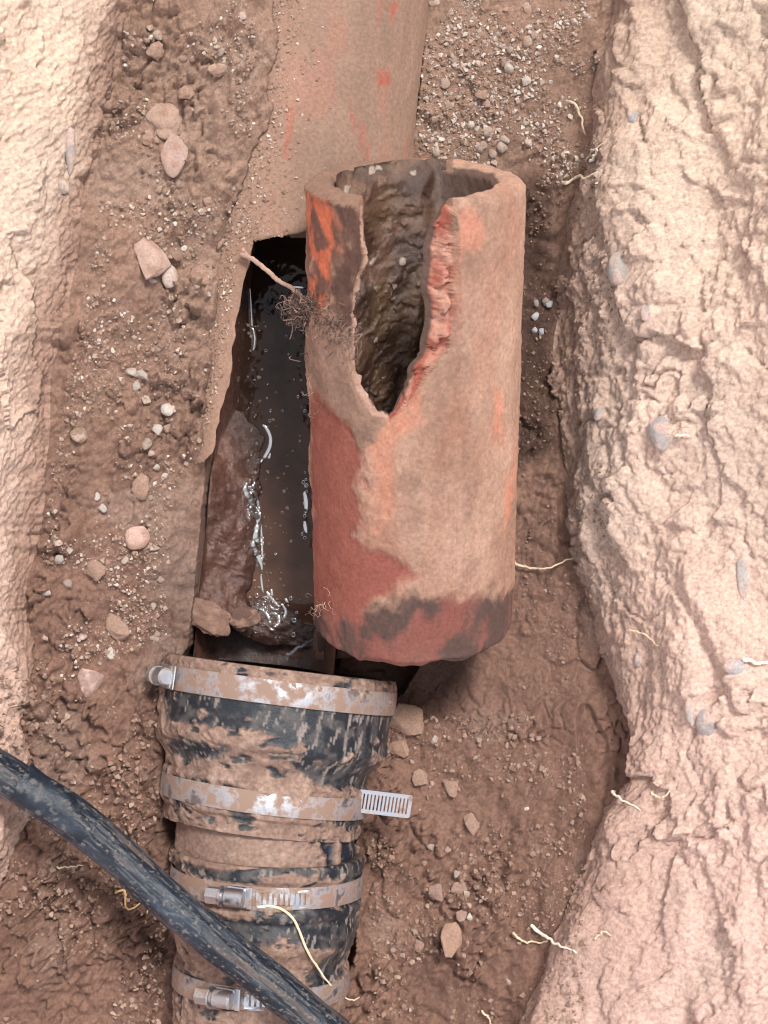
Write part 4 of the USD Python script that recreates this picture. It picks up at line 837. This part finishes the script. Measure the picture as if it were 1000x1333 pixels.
def crumbs_on_pipe(n, seed):
    global hit
    keep_hit = hit; pp = np.stack(pix(v_pipe), -1); tr = cKDTree(pp)
    hit = lambda x, y, k=5: v_pipe[tr.query(np.stack([x, y], -1))[1]]
    def sampler(g, n_):
        out_ = np.zeros((0, 2))
        while len(out_) < n_:
            q = g.uniform((250, -40), (430, 600), (n_ * 3, 2)); lim = axis_px(q[:, 1]) - 92 + np.abs(g.normal(0, 42, len(q)))
            edge_ = np.interp(q[:, 1], [0, 300, 320, 490, 590], [900, 900, 312, 290, 262])
            q = q[(q[:, 0] < lim) & (q[:, 0] < edge_) & (q[:, 0] > axis_px(q[:, 1]) - 118)]; out_ = np.vstack([out_, q])
        return out_[:n_]
    r_ = crumbs(n, sampler, (.0009, .0036), MIX, seed); hit = keep_hit; return r_
m_, c_ = crumbs_on_pipe(3000, 47)
tag(obj('gravel', m_, 'gravel_tint', tint=c_), 'fine gravel lying on the left shoulder of the buried pipe', 'gravel', kind='stuff')
m_, c_ = crumbs(5600, in_box(40, -40, 340, 900, leftp), (.0009, .0042), MIX, 41)
tag(obj('gravel', m_, 'gravel_tint', tint=c_), 'fine gravel and crumbs on the soil left of the buried pipe', 'gravel', kind='stuff')
m_, c_ = crumbs(4600, in_box(545, -40, 780, 240), (.0010, .0048), MIX + [A(.48, .42, .36)] * 3, 42)
tag(obj('gravel', m_, 'gravel_tint', tint=c_), 'pale gravel on the trench floor right of the buried pipe', 'gravel', kind='stuff')
m_, c_ = crumbs(3000, in_box(480, 930, 760, 1400), (.0010, .0052), SOILC + [A(.25, .16, .125)], 43)
tag(obj('soil_crumbs', m_, 'gravel_tint', tint=c_), 'brown soil crumbs on the lower floor right of the couplings', 'soil', kind='stuff')
m_, c_ = crumbs(2600, in_box(-20, 880, 215, 1400), (.0010, .0052), SOILC, 44)
tag(obj('soil_crumbs', m_, 'gravel_tint', tint=c_), 'brown soil crumbs on the lower left floor round the hose', 'soil', kind='stuff')
m_, c_ = crumbs(1200, in_box(670, 240, 800, 900), (.0010, .0038), SOILC + [A(.2, .125, .1)] * 3, 45)
tag(obj('soil_crumbs', m_, 'gravel_tint', tint=c_), 'dark soil crumbs along the gap right of the loose pipe piece', 'soil', kind='stuff')

# ---------------------------------------------------------------- roots
STRAW = A(.62, .50, .36)
def root(name, pts, rpx, col, label, seed, lift=4, zs=None, group=None, parent=None, taper=.45, cat_='root'):
    """Rootlet through photo points; it hugs the soil lifted by lift px, or runs at heights zs."""
    if zs is None:
        P = np.array([hit(x, y, 14) for x, y in pts]); P[:, 2] += lift * SC * np.r_[.3, np.ones(len(pts) - 2) if len(pts) > 2 else [], .6][:len(pts)]
        P = np.array([W(x, y, p[2]) for (x, y), p in zip(pts, P)])
    else: P = np.array([W(x, y, z) for (x, y), z in zip(pts, zs)])
    n = 16 * len(pts); P = spline(P, n); P += (np.stack([fbm(np.c_[np.linspace(0, 1, n), np.zeros((n, 2))], 9, 3, seed + i) for i in range(3)], -1) - .5) * .0022
    m = sweep(P, rpx * SC * np.linspace(1, taper, n) * (.85 + .3 * fbm(np.c_[np.linspace(0, 1, n), np.zeros((n, 2))], 30, 2, seed + 5)), 7)
    tint = np.broadcast_to(col, m.vertices.shape) * (.75 + .5 * fbm(m.vertices, 220, 3, seed))[:, None]
    p = obj(name, m, 'root_tint', parent, smooth=True, tint=tint)
    if not parent: tag(p, label, cat_, group)
    return p
root('rootlet', [(741,131),(754,143),(758,160),(763,176)], 2.0, STRAW * .85, 'pale curved rootlet topmost beside the right wall', 601)
root('rootlet', [(736,239),(748,232),(760,231),(775,223)], 2.2, STRAW, 'straw coloured rootlet level with the rim of the loose pipe', 602)
root('rootlet', [(764,208),(771,196),(779,191),(788,184)], 1.8, STRAW * .8, 'short dry rootlet just above the level one at the right wall', 603)
root('rootlet', [(769,210),(774,202),(778,194)], 2.2, A(.7, .64, .56), 'white broken rootlet stub by the right wall', 604)
root('rootlet', [(668,724),(674,734),(690,739),(706,740),(722,736),(745,727)], 1.8, STRAW, 'thin straw rootlet reaching from the loose pipe to the right wall', 605, lift=9)
root('rootlet', [(800,1031),(812,1042),(834,1055)], 2.0, A(.68, .58, .48), 'pale straight rootlet below the dark notch of the right wall', 606)
root('rootlet', [(848,1031),(858,1038),(866,1036),(872,1028)], 1.8, STRAW, 'hooked rootlet right of the pale straight one in the right wall', 607)
root('rootlet', [(692,1204),(710,1218),(726,1229),(752,1241)], 2.4, A(.72, .62, .52), 'thick white rootlet low beside the right wall', 608, lift=8)
root('rootlet', [(669,1214),(680,1224),(695,1227),(712,1224)], 1.8, STRAW * .9, 'thin curved rootlet crossing under the thick white one', 609)
root('rootlet', [(820,820),(838,826),(858,842)], 1.2, STRAW, 'hair thin rootlet in the middle of the right wall', 610)
root('rootlet', [(880,567),(890,566),(898,569)], 1.7, A(.7, .62, .52), 'tiny white rootlet end beside the grey flat stone in the wall', 611)
root('rootlet', [(968,858),(982,862),(999,862)], 2.8, A(.72, .64, .55), 'white rootlet sticking out at the right frame edge', 612)
root('rootlet', [(776,1222),(784,1214),(796,1217)], 1.4, STRAW, 'small arched rootlet in the lower right wall', 613)
root('rootlet', [(151,1162),(164,1166),(167,1184),(178,1178),(190,1203)], 1.8, A(.55, .36, .17), 'yellow brown zigzag rootlet below the black hose', 614)
root('rootlet', [(75,1128),(90,1129),(107,1126)], 1.4, STRAW * .9, 'short pale rootlet left below the black hose', 615)
root('rootlet', [(628,1316),(636,1326),(640,1338)], 1.6, STRAW, 'rootlet at the bottom edge of the floor', 616)
# long rootlet lying on the lower coupling
zc = [ZA + .048, ZA + .052, ZA + .045, ZA + .02, -.03, -.052, -.058]
root('rootlet', [(338,1178),(366,1184),(384,1200),(396,1228),(410,1255),(432,1285),(467,1299)], 1.8, A(.66, .53, .38), 'long thin straw rootlet trailing off the lower coupling', 617, zs=[.0455, .0465, .044, .041, .034, .014, -.055])
# root torn through the hole, with its fibrous tuft on the loose pipe
rt = thing('torn_root', 'brown torn root with a dark fibrous tuft bridging the hole in the pipe', 'root', W(390, 395, .02))
root('root_stem', [(316,330),(330,338),(346,352),(364,366),(388,380),(400,392)], 3.2, A(.36, .24, .19), None, 618, zs=[.022, .032, .040, .048, .056, .062], parent=rt, taper=.8)
root('root_stem', [(318,322),(321,332),(326,337)], 2.0, A(.42, .26, .21), None, 619, zs=[.024, .024, .027], parent=rt)
def fibres(n, centre, spread, L, rr_, cols, seed, zfun):
    g = np.random.default_rng(seed); ms, cc = [], []
    for i in range(n):
        x, y = centre[0] + g.normal(0, spread[0]), centre[1] + g.normal(0, spread[1]); a = g.uniform(0, 2 * np.pi); p = [(x, y)]
        for j in range(4):
            a += g.normal(0, .7); x, y = x + math.cos(a) * L * g.uniform(.6, 1.4) / 4, y + math.sin(a) * L * g.uniform(.6, 1.4) / 4; p.append((x, y))
        z = [zfun(a_, b_) + g.normal(0, .0018) for a_, b_ in p]; q = spline(np.array([W(a_, b_, zz) for (a_, b_), zz in zip(p, z)]), 9)
        m = sweep(q, rr_ * g.uniform(.5, 1.2), 4, False); ms.append(m); cc.append(np.broadcast_to(cols[g.integers(len(cols))] * g.uniform(.7, 1.3), m.vertices.shape))
    return cat(ms), np.vstack(cc)
def frag_top(x, y):
    """Height of the loose piece's upper surface seen at a pixel."""
    d = W(x, y, 0) - A(0, 0, DC); a_, b_ = np.linalg.inv(FM[:3, :3]) @ d, to_frag(A(0, 0, DC)); A2 = a_[0] ** 2 + a_[1] ** 2; B2 = a_[0] * b_[0] + a_[1] * b_[1]; C2 = b_[0] ** 2 + b_[1] ** 2 - (FRO + .002) ** 2
    D2 = B2 * B2 - A2 * C2
    return DC - (-B2 - math.sqrt(D2)) / A2 * DC if D2 > 0 else None
def tz(x, y):
    q = frag_top(max(x, 409), y); q = .05 if q is None else q; return q if x > 409 else q - .004 - .0006 * (409 - x)
FC = [A(.13, .085, .07), A(.09, .06, .05), A(.17, .115, .095), A(.22, .15, .125)]
m1, k1 = fibres(230, (393, 403), (9, 6), 20, .00030, FC, 71, tz); m2, k2 = fibres(240, (432, 434), (14, 18), 15, .00026, FC, 72, lambda x, y: tz(x, y) - .0012)
tag(obj('root_fibres', cat([m1, m2]), 'root_tint', rt, tint=np.vstack([k1, k2])), kind='stuff')
# fine hairs hanging at the lower edge of the loose piece and down its left side
m1, k1 = fibres(16, (414, 786), (8, 7), 14, .00018, [A(.42, .31, .25), A(.3, .2, .16)], 73, lambda x, y: (frag_top(max(x, 412), min(y, 800)) or .0))
m2, k2 = fibres(9, (406, 500), (3, 50), 16, .00020, [A(.24, .165, .13), A(.2, .13, .1)], 74, lambda x, y: (frag_top(max(x, 408), y) or .0))
tag(obj('root_hairs', cat([m1, m2]), 'root_tint', frag_t, tint=np.vstack([k1, k2])), kind='stuff')
# slick twig in the gap above the coupling
root('wet_root', [(374,858),(384,846),(394,840),(406,832)], 2.4, A(.10, .11, .13), 'dark wet root curl in the gap above the coupling mouth', 620, zs=[-.045, -.04, -.042, -.05])
